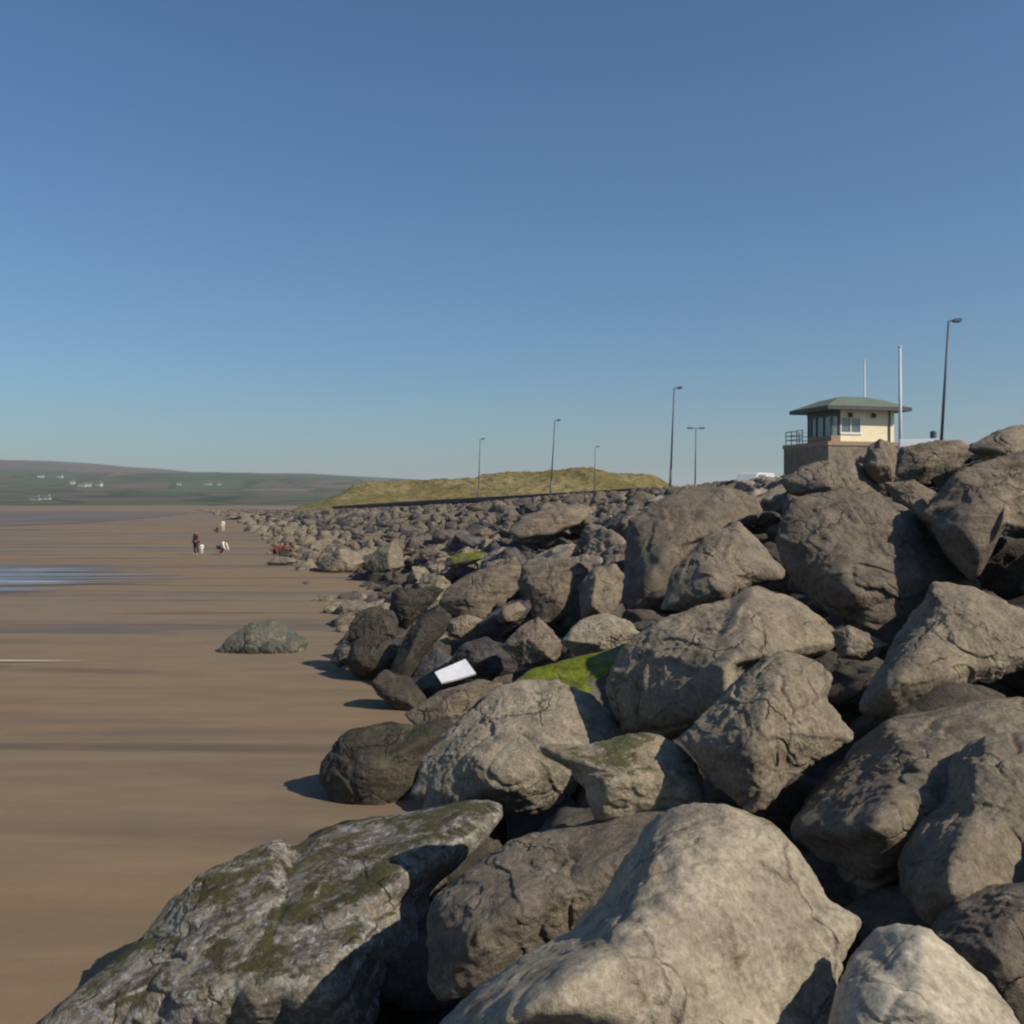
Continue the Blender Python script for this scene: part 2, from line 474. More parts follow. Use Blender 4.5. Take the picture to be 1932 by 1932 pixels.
def strip(name, pts_edge, mat, z):
    """flat sheet with an irregular edge"""
    return link_mesh(name, [(x, y, z) for x, y in pts_edge], [tuple(range(len(pts_edge)))], mat)

def lens(y0, y1, xtip, seed, xl=-80, n=120):
    """wash tongue reaching in from the sea on the left"""
    r = np.random.default_rng(seed); up = []; lo = []
    xs_ = np.linspace(xl, xtip, n)
    ph = r.uniform(0, 6, 4)
    for x in xs_:
        d = min(1.0, (xtip - x) / 7.0) ** 0.9
        wob = 0.22 * math.sin(x * 0.5 + ph[0]) + 0.16 * math.sin(x * 1.3 + ph[1])
        mid = (y0 + y1) / 2; h = (y1 - y0) / 2
        up.append((x, mid + h * d * (1 + wob))); lo.append((x, mid - h * d * (1 - wob)))
    return lo + up[::-1]
def film_mat():
    """thin film of water left on the sand, broken into ragged streaks"""
    m, n, l, bs = new_mat('water_film')
    tc = n.new('ShaderNodeTexCoord')
    def nz(sx, sy, d, dist=0.0):
        mp = n.new('ShaderNodeMapping'); mp.inputs['Scale'].default_value = (sx, sy, 1); l.new(tc.outputs['Object'], mp.inputs[0])
        z = n.new('ShaderNodeTexNoise'); z.inputs['Scale'].default_value = 1.0; z.inputs['Detail'].default_value = d; z.inputs['Roughness'].default_value = 0.65
        z.inputs['Distortion'].default_value = dist
        l.new(mp.outputs[0], z.inputs['Vector']); return z.outputs['Fac']
    a = nz(0.05, 0.42, 6, 0.4); f = nz(0.10, 1.6, 6, 0.3)
    sp = n.new('ShaderNodeSeparateXYZ'); l.new(tc.outputs['Object'], sp.inputs[0])
    gx = n.new('ShaderNodeMapRange'); gx.inputs['From Min'].default_value = -27; gx.inputs['From Max'].default_value = -13
    gx.inputs['To Min'].default_value = 0.20; gx.inputs['To Max'].default_value = -0.22
    l.new(sp.outputs[0], gx.inputs[0])
    gy = math_n(n, l, 'MULTIPLY', math_n(n, l, 'ABSOLUTE', math_n(n, l, 'SUBTRACT', sp.outputs[1], 50.0)), -0.022)
    al = ramp(n, l, math_n(n, l, 'ADD', math_n(n, l, 'ADD', a, gx.outputs[0]), gy), 0.44, 0.58)
    foam = ramp(n, l, f, 0.57, 0.66)
    l.new(mix(n, l, foam, (0.17, 0.165, 0.18), (0.46, 0.46, 0.48)), bs.inputs['Base Color'])
    l.new(ramp(n, l, foam, 0, 1, (0.30, 0.30, 0.30, 1), (0.7, 0.7, 0.7, 1)), bs.inputs['Roughness'])
    l.new(math_n(n, l, 'MULTIPLY', al, 0.85), bs.inputs['Alpha'])
    bp = n.new('ShaderNodeBump'); bp.inputs['Strength'].default_value = 0.3; bp.inputs['Distance'].default_value = 0.05
    l.new(f, bp.inputs['Height']); l.new(bp.outputs[0], bs.inputs['Normal'])
    return m
M['film'] = film_mat()
wa = strip('shallow_water', [(-90, 38), (-8, 38), (-8, 62), (-90, 62)], M['film'], 0.06)
tag(wa, kind='structure', label='shallow ragged wash of bluish water crossing the sand')
f = strip('foam_water', lens(24.66, 24.92, -10.6, 13), M['foam'], 0.06)
tag(f, kind='structure', label='thin white foam line on the damp sand')
M['wet'] = plain('wet_sand_flat', (0.125, 0.098, 0.075), 0.68, var=0.15, scale=0.05)
sea = strip('wet_sand', [(-80, 150), (-76, 175), (-84, 235), (-98, 300), (-104, 325), (-150, 352), (-400, 380), (-3000, 500), (-3000, -200), (-300, 60), (-150, 110)], M['wet'], 0.05)
tag(sea, kind='structure', label='dark wet sand flats along the far waterline')
far_sea = strip('sea_water', [(-330, 150), (-300, 250), (-420, 330), (-3000, 440), (-8000, 600), (-8000, -3000), (-900, -600)], M['water'], 0.07)
tag(far_sea, kind='structure', label='calm grey sea far out to the left')

# ---------------------------------------------------------------- hills and dunes
def hill_mat():
    m, n, l, b = new_mat('field_patchwork')
    tc = n.new('ShaderNodeTexCoord')
    mp = n.new('ShaderNodeMapping'); mp.inputs['Scale'].default_value = (1, 0.55, 1); mp.inputs['Rotation'].default_value = (0, 0, 0.3)
    l.new(tc.outputs['Object'], mp.inputs[0])
    vo = n.new('ShaderNodeTexVoronoi'); vo.inputs['Scale'].default_value = 0.0085; vo.inputs['Randomness'].default_value = 0.9
    l.new(mp.outputs[0], vo.inputs['Vector'])
    ed = n.new('ShaderNodeTexVoronoi'); ed.feature = 'DISTANCE_TO_EDGE'; ed.inputs['Scale'].default_value = 0.0085; ed.inputs['Randomness'].default_value = 0.9
    l.new(mp.outputs[0], ed.inputs['Vector'])
    sep = n.new('ShaderNodeSeparateColor'); l.new(vo.outputs['Color'], sep.inputs[0])
    r = n.new('ShaderNodeValToRGB')
    e = r.color_ramp.elements
    e[0].position = 0.0; e[0].color = (0.044, 0.066, 0.034, 1)
    e[1].position = 1.0; e[1].color = (0.163, 0.125, 0.091, 1)
    for p, c in ((0.3, (0.058, 0.092, 0.042, 1)), (0.55, (0.085, 0.083, 0.049, 1)), (0.75, (0.096, 0.076, 0.059, 1))):
        x = e.new(p); x.color = c
    l.new(sep.outputs[0], r.inputs[0])
    nz = n.new('ShaderNodeTexNoise'); nz.inputs['Scale'].default_value = 0.012; nz.inputs['Detail'].default_value = 8; nz.inputs['Roughness'].default_value = 0.65
    l.new(tc.outputs['Object'], nz.inputs['Vector'])
    hedge = ramp(n, l, ed.outputs['Distance'], 0.02, 0.06, (1, 1, 1, 1), (0, 0, 0, 1))
    col = mix(n, l, hedge, r.outputs[0], (0.03, 0.042, 0.024))
    wood = ramp(n, l, nz.outputs['Fac'], 0.56, 0.62)
    col = mix(n, l, wood, col, (0.038, 0.05, 0.03))
    # heather and rough pasture on the high ground
    sp = n.new('ShaderNodeSeparateXYZ'); l.new(tc.outputs['Object'], sp.inputs[0])
    hi = ramp(n, l, math_n(n, l, 'ADD', math_n(n, l, 'MULTIPLY', sp.outputs[2], 0.01), math_n(n, l, 'MULTIPLY', nz.outputs['Fac'], 0.4)), 0.75, 1.1)
    col = mix(n, l, hi, col, (0.10, 0.082, 0.068))
    l.new(col, b.inputs['Base Color']); b.inputs['Roughness'].default_value = 0.95
    b.inputs['Specular IOR Level'].default_value = 0.1
    return m
M['hill'] = hill_mat()
RX = np.array([-6000, -2600, -1560, -1317, -1240, -1061, -1003, -870, -591, -341, -219, 24, 573, 2500])
RZ = np.array([118, 118, 121, 121, 110, 99, 88, 88, 84, 68, 60, 52, 34, 20])
def hill_z(X, Y):
    ridge = np.interp(X, RX, RZ) * (Y / 3000.0) ** 0 
    rise = smooth01((Y - 640) / 2360.0) * 0.75 + 0.25 * np.clip((Y - 640) / 2360.0, 0, 1)
    fall = 1 - 0.35 * smooth01((Y - 3000) / 2500)
    P = np.stack([X * 0.0022, Y * 0.0022, X * 0], 1)
    nz = fbm(P, 5)
    return -0.6 + ridge * rise * fall + 16 * nz * np.clip((Y - 680) / 900, 0, 1) * np.clip((3000 - Y) / 700, 0.12, 1)
hill = grid_mesh('hills', np.linspace(-5200, 2500, 240), np.concatenate([np.linspace(620, 3100, 120), np.linspace(3200, 5600, 14)]), hill_z, M['hill'])
tag(hill, kind='structure', label='low green hills divided into fields across the bay')

def dune_mat():
    m, n, l, b = new_mat('marram_grass')
    tc = n.new('ShaderNodeTexCoord')
    def nz(scale, sy=1.0, d=6, r_=0.65):
        mp = n.new('ShaderNodeMapping'); mp.inputs['Scale'].default_value = (1, sy, 1.4)
        l.new(tc.outputs['Object'], mp.inputs[0])
        z = n.new('ShaderNodeTexNoise'); z.inputs['Scale'].default_value = scale; z.inputs['Detail'].default_value = d; z.inputs['Roughness'].default_value = r_
        l.new(mp.outputs[0], z.inputs['Vector']); return z.outputs['Fac']
    a = nz(0.07); c = nz(0.45); d = nz(1.6)
    col = mix(n, l, ramp(n, l, a, 0.38, 0.62), (0.150, 0.122, 0.042), (0.245, 0.195, 0.090))
    col = mix(n, l, ramp(n, l, c, 0.50, 0.64), col, (0.085, 0.083, 0.028))
    col = mix(n, l, 0.7, col, ramp(n, l, d, 0.3, 0.7, (0.6, 0.6, 0.6, 1), (1.4, 1.4, 1.35, 1)), 'MULTIPLY')
    l.new(col, b.inputs['Base Color']); b.inputs['Roughness'].default_value = 0.95; b.inputs['Specular IOR Level'].default_value = 0.1
    bp = n.new('ShaderNodeBump'); bp.inputs['Strength'].default_value = 0.8; bp.inputs['Distance'].default_value = 1.0
    l.new(c, bp.inputs['Height']); l.new(bp.outputs[0], b.inputs['Normal'])
    return m
M['dune'] = dune_mat()
DX = np.array([-74, -62, -53, -46, -40.5, -30, -14, -2, 6, 14, 19, 25, 31, 36, 40, 46, 60])
DZ = np.array([1.2, 1.6, 2.6, 4.6, 8.2, 9.0, 9.3, 11.0, 11.1, 11.8, 12.2, 11.4, 11.2, 10.6, 8.4, 5.2, 4.0])
def dune_z(X, Y):
    d = (Y - 262) / 34.0
    prof = np.exp(-np.abs(d) ** 2.2)
    P = np.stack([X * 0.09, Y * 0.09, X * 0], 1)
    nz = fbm(P, 5, 0.6)
    crown = np.interp(X, DX, DZ) - 2.0
    base = np.interp(X, [-80, -50], [-2.0, 2.0])
    return base + crown * prof + nz * 1.1 * prof + 0.7 * perlin(P * 6) * prof + 0.45 * perlin(P * 13) * prof - 0.6 * (1 - prof)
dune = grid_mesh('dune_hills', np.linspace(-90, 70, 320), np.linspace(205, 320, 150), dune_z, M['dune'])
tag(dune, kind='structure', label='grassy yellow green dunes behind the promenade')

# ---------------------------------------------------------------- boulders
_ico = {}
def ico(sub):
    if sub not in _ico:
        bm = bmesh.new()
        bmesh.ops.create_icosphere(bm, subdivisions=sub, radius=1.0)
        v = np.array([x.co[:] for x in bm.verts]); v /= np.linalg.norm(v, axis=1)[:, None]
        f = [tuple(x.index for x in y.verts) for y in bm.faces]
        bm.free(); _ico[sub] = (v, f)
    return _ico[sub]

def hull_planes(pts, c, extra, seed, cut=(0.76, 0.95)):
    bm = bmesh.new()
    for p in pts: bm.verts.new(tuple(p))
    bmesh.ops.convex_hull(bm, input=bm.verts[:])
    bm.normal_update()
    pl = []
    for f in bm.faces:
        if f.calc_area() < 1e-7: continue
        nn = np.array(f.normal[:]); h = float(nn @ (np.array(f.verts[0].co[:]) - c))
        if h < 0: nn = -nn; h = -h
        pl.append((nn, max(h, 1e-3), f.calc_area()))
    bm.free()
    pl.sort(key=lambda t: -t[2])
    keep = []
    for nn, h, a in pl:
        dup = False
        for k in keep:
            if k[0] @ nn > 0.985 and abs(k[1] - h) < 0.06 * max(h, k[1]): dup = True; break
        if not dup: keep.append((nn, h))
    r = np.random.default_rng(seed)
    Q = np.asarray(pts) - c
    for _ in range(extra):
        d = r.normal(size=3); d /= np.linalg.norm(d)
        sup = (Q @ d).max()
        keep.append((d, sup * r.uniform(*cut)))
    return np.array([k[0] for k in keep]), np.array([k[1] for k in keep])

def rock_points(pts, c, sub, p, seed, extra=6, cut=(0.76, 0.95)):
    D, F = ico(sub)
    Q = np.asarray(pts) - c
    e = np.abs(Q).max(0) + 1e-3
    d = D * e; d /= np.linalg.norm(d, axis=1)[:, None]
    Nn, H = hull_planes(pts, c, extra, seed, cut)
    acc = np.zeros(len(d))
    for k in range(len(Nn)):
        t = np.clip(d @ Nn[k] / H[k], 0, None)
        acc += t ** p
    rad = acc ** (-1.0 / p)
    return d, rad, F

def roughen(d, V, s, seed, a1=0.036, a2=0.024, a3=0.009, crack=0.024, ledge=0.030):
    o = np.random.default_rng(seed).uniform(-50, 50, 3)
    P = V / s
    n1 = fbm(P * 1.9 + o, 3); n2 = fbm(P * 6 + o * 2, 4, 0.55); n3 = fbm(P * 22 + o, 3, 0.6)
    w = perlin(P * 2.6 + o * 3 + 0.5 * np.stack([n1, n1, n1], 1))
    cr = -np.clip(1 - np.abs(w) * 11, 0, 1) ** 1.5 * np.clip(perlin(P * 1.7 + o * 5) * 3 + 0.4, 0, 1)
    # stepped spalls: terrace the low frequencies a little
    f1 = fbm(P * 1.6 + o * 4, 2) * 3.2; k1 = np.floor(f1); t1 = f1 - k1
    st = (k1 + smooth01((t1 - 0.80) / 0.20) - f1)              # ledges left by spalled slabs
    f2 = fbm(P * 4.3 + o * 6, 2) * 3.0; k2 = np.floor(f2); t2 = f2 - k2
    st = st + 0.45 * (k2 + smooth01((t2 - 0.75) / 0.25) - f2)
    return V + d * (s * (a1 * n1 + a2 * n2 + a3 * n3 + crack * cr + ledge * st))[:, None]

def to_px(V):
    return np.stack([(V[:, 0] / V[:, 1] * FPX + 512) / S1, (HOR + (CAM_Z - V[:, 2]) / V[:, 1] * FPX) / S1], 1)

def poly_radius(poly, cx, cy, ang):
    """largest distance along each angle from (cx, cy) to the polygon"""
    P = np.array(poly, float) - (cx, cy)
    out = np.zeros(len(ang))
    dx, dy = np.cos(ang), np.sin(ang)
    for i in range(len(P)):
        a = P[i]; b = P[(i + 1) % len(P)]; e = b - a
        den = dx * e[1] - dy * e[0]
        den = np.where(np.abs(den) < 1e-9, 1e-9, den)
        t = (a[0] * e[1] - a[1] * e[0]) / den
        u = (a[0] * dy - a[1] * dx) / den
        ok = (u >= -1e-6) & (u <= 1 + 1e-6) & (t > 0)
        out = np.where(ok, np.maximum(out, t), out)
    return out

def centroid(poly):
    P = np.array(poly, float); Q = np.roll(P, -1, 0)
    cr = P[:, 0] * Q[:, 1] - Q[:, 0] * P[:, 1]
    A = cr.sum() / 2
    return ((P[:, 0] + Q[:, 0]) * cr).sum() / (6 * A), ((P[:, 1] + Q[:, 1]) * cr).sum() / (6 * A), abs(A)

GROUP = 'armour boulders of the sea defence'
TRACED = []
def traced(label, poly, mat, ridge=None, tilt=0.45, off=0.3, Y=None, back=0.55, sub=6, p=34, seed=None, extra=10, rough=1.0):
    seed = len(TRACED) + 11 if seed is None else seed
    r = np.random.default_rng(seed)
    cx, cy, area = centroid(poly)
    Y0 = seat(cx, cy, off) if Y is None else Y
    if Y0 > 7.5 and cy > 935 and cx > 720:      # let the hidden edges run on behind the neighbours
        poly = [(cx + (a - cx) * 1.06, cy + (b_ - cy) * (1.10 if b_ > cy else 1.03)) for a, b_ in poly]
        cx, cy, area = centroid(poly)
    Y0 = seat(cx, cy, off) if Y is None else Y
    s = math.sqrt(area) * S1 / FPX * Y0
    zc = at(cx, cy, Y0).z
    def dep(px, py):
        return Y0 + tilt * (at(px, py, Y0).z - zc)
    pts = []
    for (px, py) in poly:
        pts.append(at(px, py, dep(px, py)))
    cut = (0.88, 0.99) if ridge else (0.78, 0.95)
    if ridge is None:
        ridge = []
        for _ in range(4):
            k = r.integers(len(poly)); t = r.uniform(0.35, 0.72)
            ridge.append((cx + (poly[k][0] - cx) * t, cy + (poly[k][1] - cy) * t, r.uniform(0.28, 0.46)))
    for (px, py, h) in ridge:
        pts.append(at(px, py, dep(px, py) - h * s))
    for (px, py) in poly:
        q = (cx + (px - cx) * 0.72, cy + (py - cy) * 0.72)
        dd = dep(*q) + back * s
        w = at(q[0], q[1], Y0); pts.append(Vector((w.x, dd, w.z - 0.10 * s)))
    c = np.array(at(cx, cy, Y0 + 0.05 * s))
    pts = np.array([tuple(v) for v in pts])
    d, rad, F = rock_points(pts, c, sub, p, seed, extra, cut)
    V = c + d * rad[:, None]
    # bring the outline to the measured one
    for it in range(2):
        px = to_px(V); q = px - (cx, cy)
        ang = np.arctan2(q[:, 1], q[:, 0]); rr = np.hypot(q[:, 0], q[:, 1])
        nb = 90
        bi = ((ang + math.pi) / (2 * math.pi) * nb).astype(int) % nb
        mx = np.zeros(nb); np.maximum.at(mx, bi, rr)
        ba = (np.arange(nb) + 0.5) / nb * 2 * math.pi - math.pi
        tg = poly_radius(poly, cx, cy, ba)
        tg = np.where(tg <= 0, mx, tg)
        ratio = np.clip(tg / np.maximum(mx, 1e-3), 0.6, 1.5)
        ratio = (np.roll(ratio, 1) + 2 * ratio + np.roll(ratio, -1)) / 4
        k = np.interp(ang, np.concatenate([[ba[-1] - 2 * math.pi], ba, [ba[0] + 2 * math.pi]]), np.concatenate([[ratio[-1]], ratio, [ratio[0]]]))
        nx = cx + q[:, 0] * k; ny = cy + q[:, 1] * k
        V = np.stack([(nx * S1 - 512) / FPX * V[:, 1], V[:, 1], CAM_Z - (ny * S1 - HOR) / FPX * V[:, 1]], 1)
    V = roughen(d, V - c, s, seed, 0.036 * rough, 0.014 * rough, 0.007 * rough, 0.026 * rough, 0.020 * rough)
    o = link_mesh('boulder', V, F, M[mat], smooth=True, loc=tuple(c))
    tag(o, label, 'boulder', GROUP)
    TRACED.append((o, Y0, s, poly))
    return o

# outlines measured in the photograph; each boulder gets its own distance on the bank and a full depth
T = traced
T('big boulder covered in grey lichen and patches of olive moss beside the sand',
  [(20,1975),(90,1895),(150,1845),(220,1790),(290,1735),(310,1700),(390,1640),(480,1592),(515,1578),(560,1590),(610,1556),(700,1530),(800,1512),(880,1498),(930,1502),(968,1560),(915,1605),(850,1655),(810,1720),(790,1790),(745,1850),(725,1910),(705,1990),(300,2030),(60,2010)],
  'lichen', ridge=[(500,1720,.30),(700,1640,.34),(780,1680,.36),(640,1840,.46),(400,1880,.40)], tilt=.9, off=.05, sub=7, p=18, rough=.9)
T('large pale cream boulder in front, smooth on its sunlit right side',
  [(1130,1690),(1165,1610),(1215,1545),(1290,1514),(1350,1510),(1405,1524),(1456,1545),(1516,1610),(1580,1700),(1636,1740),(1600,1815),(1580,1880),(1570,2020),(760,2020),(830,1905),(960,1810),(1080,1745)],
  'cream', ridge=[(1205,1640,.22),(1340,1600,.24),(1120,1780,.45),(1015,1895,.70),(1330,1800,.42)], tilt=.75, Y=4.15, sub=7, p=20)
T('dark brown streaked boulder behind the large pale cream boulder',
  [(800,1730),(815,1690),(865,1640),(965,1580),(1040,1560),(1115,1542),(1180,1520),(1280,1508),(1350,1512),(1390,1560),(1340,1640),(1240,1720),(1090,1790),(960,1860),(840,1900),(805,1850)],
  'streaky', ridge=[(1130,1600,.30),(1230,1620,.34),(1010,1680,.40),(900,1760,.42)], tilt=.8, off=.1, sub=7, p=16)
T('small white smooth boulder in front of the dark shadowed boulder',
  [(1555,1960),(1575,1865),(1600,1800),(1648,1752),(1690,1740),(1750,1746),(1800,1788),(1870,1848),(1915,1898),(1940,1950),(1930,2020),(1560,2020)],
  'pale', ridge=[(1690,1765,.10),(1640,1850,.36),(1740,1880,.46),(1850,1870,.16)], tilt=.8, Y=3.55, p=16, rough=.7)
T('dark shadowed boulder with a pale top edge behind the small white smooth boulder',
  [(1745,1770),(1790,1690),(1860,1668),(1940,1662),(2040,1690),(2060,1900),(1930,1960),(1850,1900),(1790,1830)],
  'streaky', ridge=[(1800,1740,.3),(1900,1720,.42),(1880,1820,.5)], tilt=.7, Y=4.5)
T('tall boulder split by shadow, with a sunlit beige patch at its centre',
  [(1692,1640),(1708,1555),(1755,1475),(1800,1412),(1850,1385),(1940,1375),(2060,1390),(2090,1700),(1900,1770),(1760,1775),(1722,1740),(1700,1690)],
  'beige', ridge=[(1830,1440,.22),(1800,1560,.44),(1840,1600,.48),(1900,1540,.38),(1790,1690,.5)], tilt=.7, Y=5.5, sub=7)
T('wide boulder with a dark left face and a beige top, right of the pointed boulder',
  [(1482,1568),(1510,1510),(1560,1450),(1620,1395),(1670,1355),(1740,1345),(1800,1328),(1870,1312),(1940,1310),(2040,1325),(2040,1500),(1850,1700),(1720,1740),(1650,1745),(1605,1715),(1560,1645),(1500,1600)],
  'beige', ridge=[(1700,1400,.16),(1672,1470,.50),(1640,1570,.70),(1690,1620,.45),(1830,1400,.30)], tilt=.75, Y=6.5, sub=7)
T('pointed beige boulder standing up in the middle of the near boulders',
  [(1275,1395),(1340,1330),(1400,1270),(1440,1238),(1475,1225),(1530,1235),(1580,1280),(1565,1310),(1590,1350),(1618,1392),(1560,1430),(1500,1470),(1440,1540),(1400,1535),(1360,1495),(1330,1470),(1300,1430)],
  'beige', ridge=[(1468,1262,.22),(1440,1330,.48),(1420,1420,.50),(1520,1350,.34)], tilt=.6, Y=7.0, sub=7)
T('rounded cream boulder with mossy edges sitting on the brown streaked boulder',
  [(1008,1418),(1030,1398),(1100,1402),(1150,1390),(1200,1382),(1250,1386),(1290,1410),(1322,1452),(1334,1500),(1328,1540),(1220,1550),(1122,1552),(1100,1490),(1060,1445)],
  'mossyrim', ridge=[(1120,1420,.22),(1135,1480,.46),(1230,1470,.44),(1290,1480,.3)], tilt=.7, off=.4, p=14)
T('cream boulder with a rough dark-speckled face below the green algae rock',
  [(785,1490),(800,1430),(830,1388),(880,1340),(930,1302),(985,1286),(1050,1288),(1110,1310),(1150,1350),(1178,1395),(1130,1440),(1060,1510),(1000,1530),(900,1525),(820,1540)],
  'speckled', ridge=[(960,1330,.22),(900,1420,.42),(1010,1400,.42),(950,1480,.48)], tilt=.7, off=.2, sub=7)
T('dark weed-stained boulder on the sand, casting a shadow to its left',
  [(596,1472),(606,1435),(630,1400),(665,1372),(730,1358),(790,1362),(840,1352),(872,1370),(840,1400),(800,1450),(785,1490),(720,1535),(660,1542),(620,1512)],
  'weed', ridge=[(660,1410,.2),(700,1450,.40),(770,1420,.30)], tilt=.5, off=.0, p=12, Y=13.6)
T('flat grey boulder between the dark weedy boulder and the white sheet',
  [(765,1345),(830,1305),(900,1280),(950,1288),(900,1335),(855,1370),(790,1372)], 'brown', tilt=1.0, off=.1)
T('massive boulder with a broad dark face and beige top beside the algae rock',
  [(1145,1290),(1180,1220),(1230,1180),(1290,1155),(1370,1130),(1420,1100),(1500,1128),(1560,1180),(1578,1225),(1500,1250),(1420,1275),(1350,1390),(1260,1400),(1190,1380),(1160,1330)],
  'beige', ridge=[(1330,1150,.10),(1392,1165,.35),(1400,1245,.80),(1375,1330,.75)], tilt=.35, off=.2, sub=7)
T('low boulder with bright green algae on top, between cream and broad dark boulders',
  [(950,1300),(1000,1264),(1060,1246),(1130,1230),(1190,1208),(1225,1215),(1200,1270),(1180,1340),(1120,1390),(1000,1380),(940,1340)],
  'algae', ridge=[(1000,1290,.10),(1110,1285,.15),(1080,1330,.3)], tilt=1.3, off=.05, p=14)
T('sloping beige boulder at the right edge, its top rising to the right-hand skyline boulders',
  [(1622,1322),(1652,1270),(1688,1210),(1738,1142),(1760,1100),(1831,1104),(1932,1148),(2010,1165),(2010,1250),(1932,1262),(1831,1292),(1770,1335),(1701,1350),(1640,1345)],
  'beige', ridge=[(1740,1200,.34),(1690,1290,.44),(1830,1200,.36),(1860,1150,.14)], tilt=.7, Y=8.2, sub=7)
T('very large grey boulder with a hollow dark lower face in the upper slope',
  [(1470,1015),(1485,960),(1519,929),(1593,922),(1658,930),(1710,952),(1748,998),(1800,1050),(1856,1104),(1760,1140),(1690,1212),(1654,1212),(1589,1170),(1541,1132),(1485,1067)],
  'grey', ridge=[(1560,960,.20),(1600,1040,.34),(1690,1030,.34),(1600,1110,.46),(1720,1100,.36)], tilt=.7, off=.3, sub=7)
T('triangular grey boulder with a dark left side above the massive beige-topped boulder',
  [(1250,1145),(1268,1076),(1329,1015),(1390,982),(1424,1015),(1474,1072),(1476,1092),(1420,1105),(1372,1140),(1290,1150)],
  'grey', ridge=[(1375,1010,.16),(1335,1080,.40),(1350,1120,.42),(1430,1060,.30)], tilt=.5, off=.3)
T('small beige stone wedged between the massive boulder and the sloping right boulder',
  [(1570,1192),(1600,1180),(1640,1195),(1676,1217),(1640,1246),(1585,1240)], 'beige', off=.2)
T('large slanting grey boulder with a deep dark left face behind the triangular one',
  [(1160,1145),(1180,1050),(1190,985),(1238,944),(1303,918),(1372,916),(1424,944),(1440,985),(1390,1000),(1330,1040),(1270,1090),(1250,1150),(1210,1195),(1175,1180)],
  'grey', ridge=[(1260,975,.24),(1250,1050,.46),(1215,1120,.4),(1350,955,.26)], tilt=.6, off=.3, sub=6)
T('small yellowish upright stone left of the deep dark boulder face',
  [(1092,1108),(1118,1072),(1160,1062),(1178,1085),(1171,1130),(1153,1162),(1098,1166)], 'beige', off=.35)
T('pale rough stone just above the green algae rock',
  [(1056,1210),(1095,1170),(1138,1156),(1184,1170),(1206,1198),(1165,1228),(1095,1240)], 'speckled', off=.3)
T('big brown boulder at the right edge under the grassy top boulder',
  [(1765,945),(1800,888),(1866,872),(1940,848),(2030,850),(2030,1015),(1935,1000),(1890,1000),(1872,1040),(1842,1092),(1790,1040),(1738,966)],
  'brown', ridge=[(1820,930,.28),(1870,950,.36),(1800,1000,.34),(1850,1040,.3)], tilt=.6, off=.4)
T('long brown boulder on the skyline below the tall lamp post',
  [(1686,895),(1698,842),(1762,829),(1814,829),(1846,850),(1812,885),(1764,900),(1742,915),(1708,912)], 'brown',
  ridge=[(1740,850,.2),(1750,880,.36),(1800,850,.24)], tilt=.5, off=.4)
T('topmost boulder at the right edge with yellowish growth on its top',
  [(1818,848),(1845,828),(1880,810),(1922,799),(1965,802),(2030,830),(2030,885),(1870,885),(1840,860)], 'grey', off=.5, tilt=.5)
T('round upright stone in front of the lifeguard hut wall',
  [(1628,880),(1636,842),(1660,826),(1688,836),(1696,886),(1686,912),(1658,914),(1634,900)], 'grey', off=.5)
T('lumpy grey boulder directly below the stone base of the hut',
  [(1472,908),(1506,881),(1554,867),(1606,862),(1636,886),(1662,916),(1668,962),(1628,970),(1590,952),(1528,942),(1485,934)], 'grey',
  ridge=[(1540,890,.26),(1600,900,.34),(1560,920,.4)], off=.4)
T('small dark stone between the two largest upper boulders',
  [(1668,910),(1723,905),(1766,930),(1748,950),(1742,985),(1718,965),(1690,950)], 'brown', off=.3)
T('narrow grey slab lying between the hollow boulder and the right edge boulder',
  [(1712,948),(1745,938),(1790,1020),(1840,1080),(1850,1110),(1800,1060),(1750,1005)], 'grey', off=.25)
T('blocky dark stone at the very foot of the bank near the beach',
  [(654,1212),(660,1176),(672,1153),(704,1143),(742,1150),(752,1172),(748,1204),(702,1216)], 'weed', Y=23.8)
T('greenish dark stone at the foot of the bank below the blocky one',
  [(648,1252),(662,1212),(690,1196),(735,1200),(760,1228),(752,1268),(712,1286),(668,1276)], 'weed', Y=22.6)
T('tiny dark stone on the sand at the outer corner of the bank',
  [(622,1248),(632,1222),(650,1210),(664,1222),(668,1250),(640,1260)], 'slate', Y=23.6)
T('upright dark green stone beside the sand above the blocky dark stone',
  [(736,1150),(740,1116),(752,1108),(782,1112),(815,1104),(838,1110),(818,1136),(792,1160),(768,1184),(745,1176)], 'weed', Y=24.6)
T('long leaning dark boulder left of the white sheet',
  [(724,1285),(746,1240),(768,1193),(798,1160),(828,1141),(852,1166),(838,1195),(805,1230),(780,1268),(756,1298)], 'weed', ridge=[(790,1190,.3),(765,1250,.36)], Y=21.8)
T('low dark stone at the sand edge left of the white sheet',
  [(698,1288),(728,1262),(775,1280),(806,1318),(795,1350),(752,1342),(715,1312)], 'weed', Y=19.4)
T('dark stone holding up the white sheet',
  [(770,1292),(800,1240),(825,1221),(856,1242),(880,1262),(870,1300),(820,1318),(780,1325)], 'slate', off=.1)
T('long slanted light brown boulder with a shadowed underside in the middle distance',
  [(828,1135),(848,1106),(882,1083),(932,1066),(974,1058),(986,1080),(980,1110),(950,1140),(915,1168),(898,1176),(840,1154)], 'brown',
  ridge=[(900,1095,.22),(880,1130,.38),(955,1080,.22)], tilt=.8, off=.3)
T('broad light brown cracked boulder behind the small yellowish stone',
  [(978,1098),(988,1066),(1035,1054),(1082,1054),(1106,1073),(1112,1110),(1090,1150),(1055,1166),(1012,1174),(992,1140)], 'brown', tilt=.8, off=.3)
T('small orange-brown stone right of the long leaning dark boulder',
  [(844,1172),(878,1158),(910,1168),(914,1196),(875,1210),(848,1198)], 'beige', off=.2)
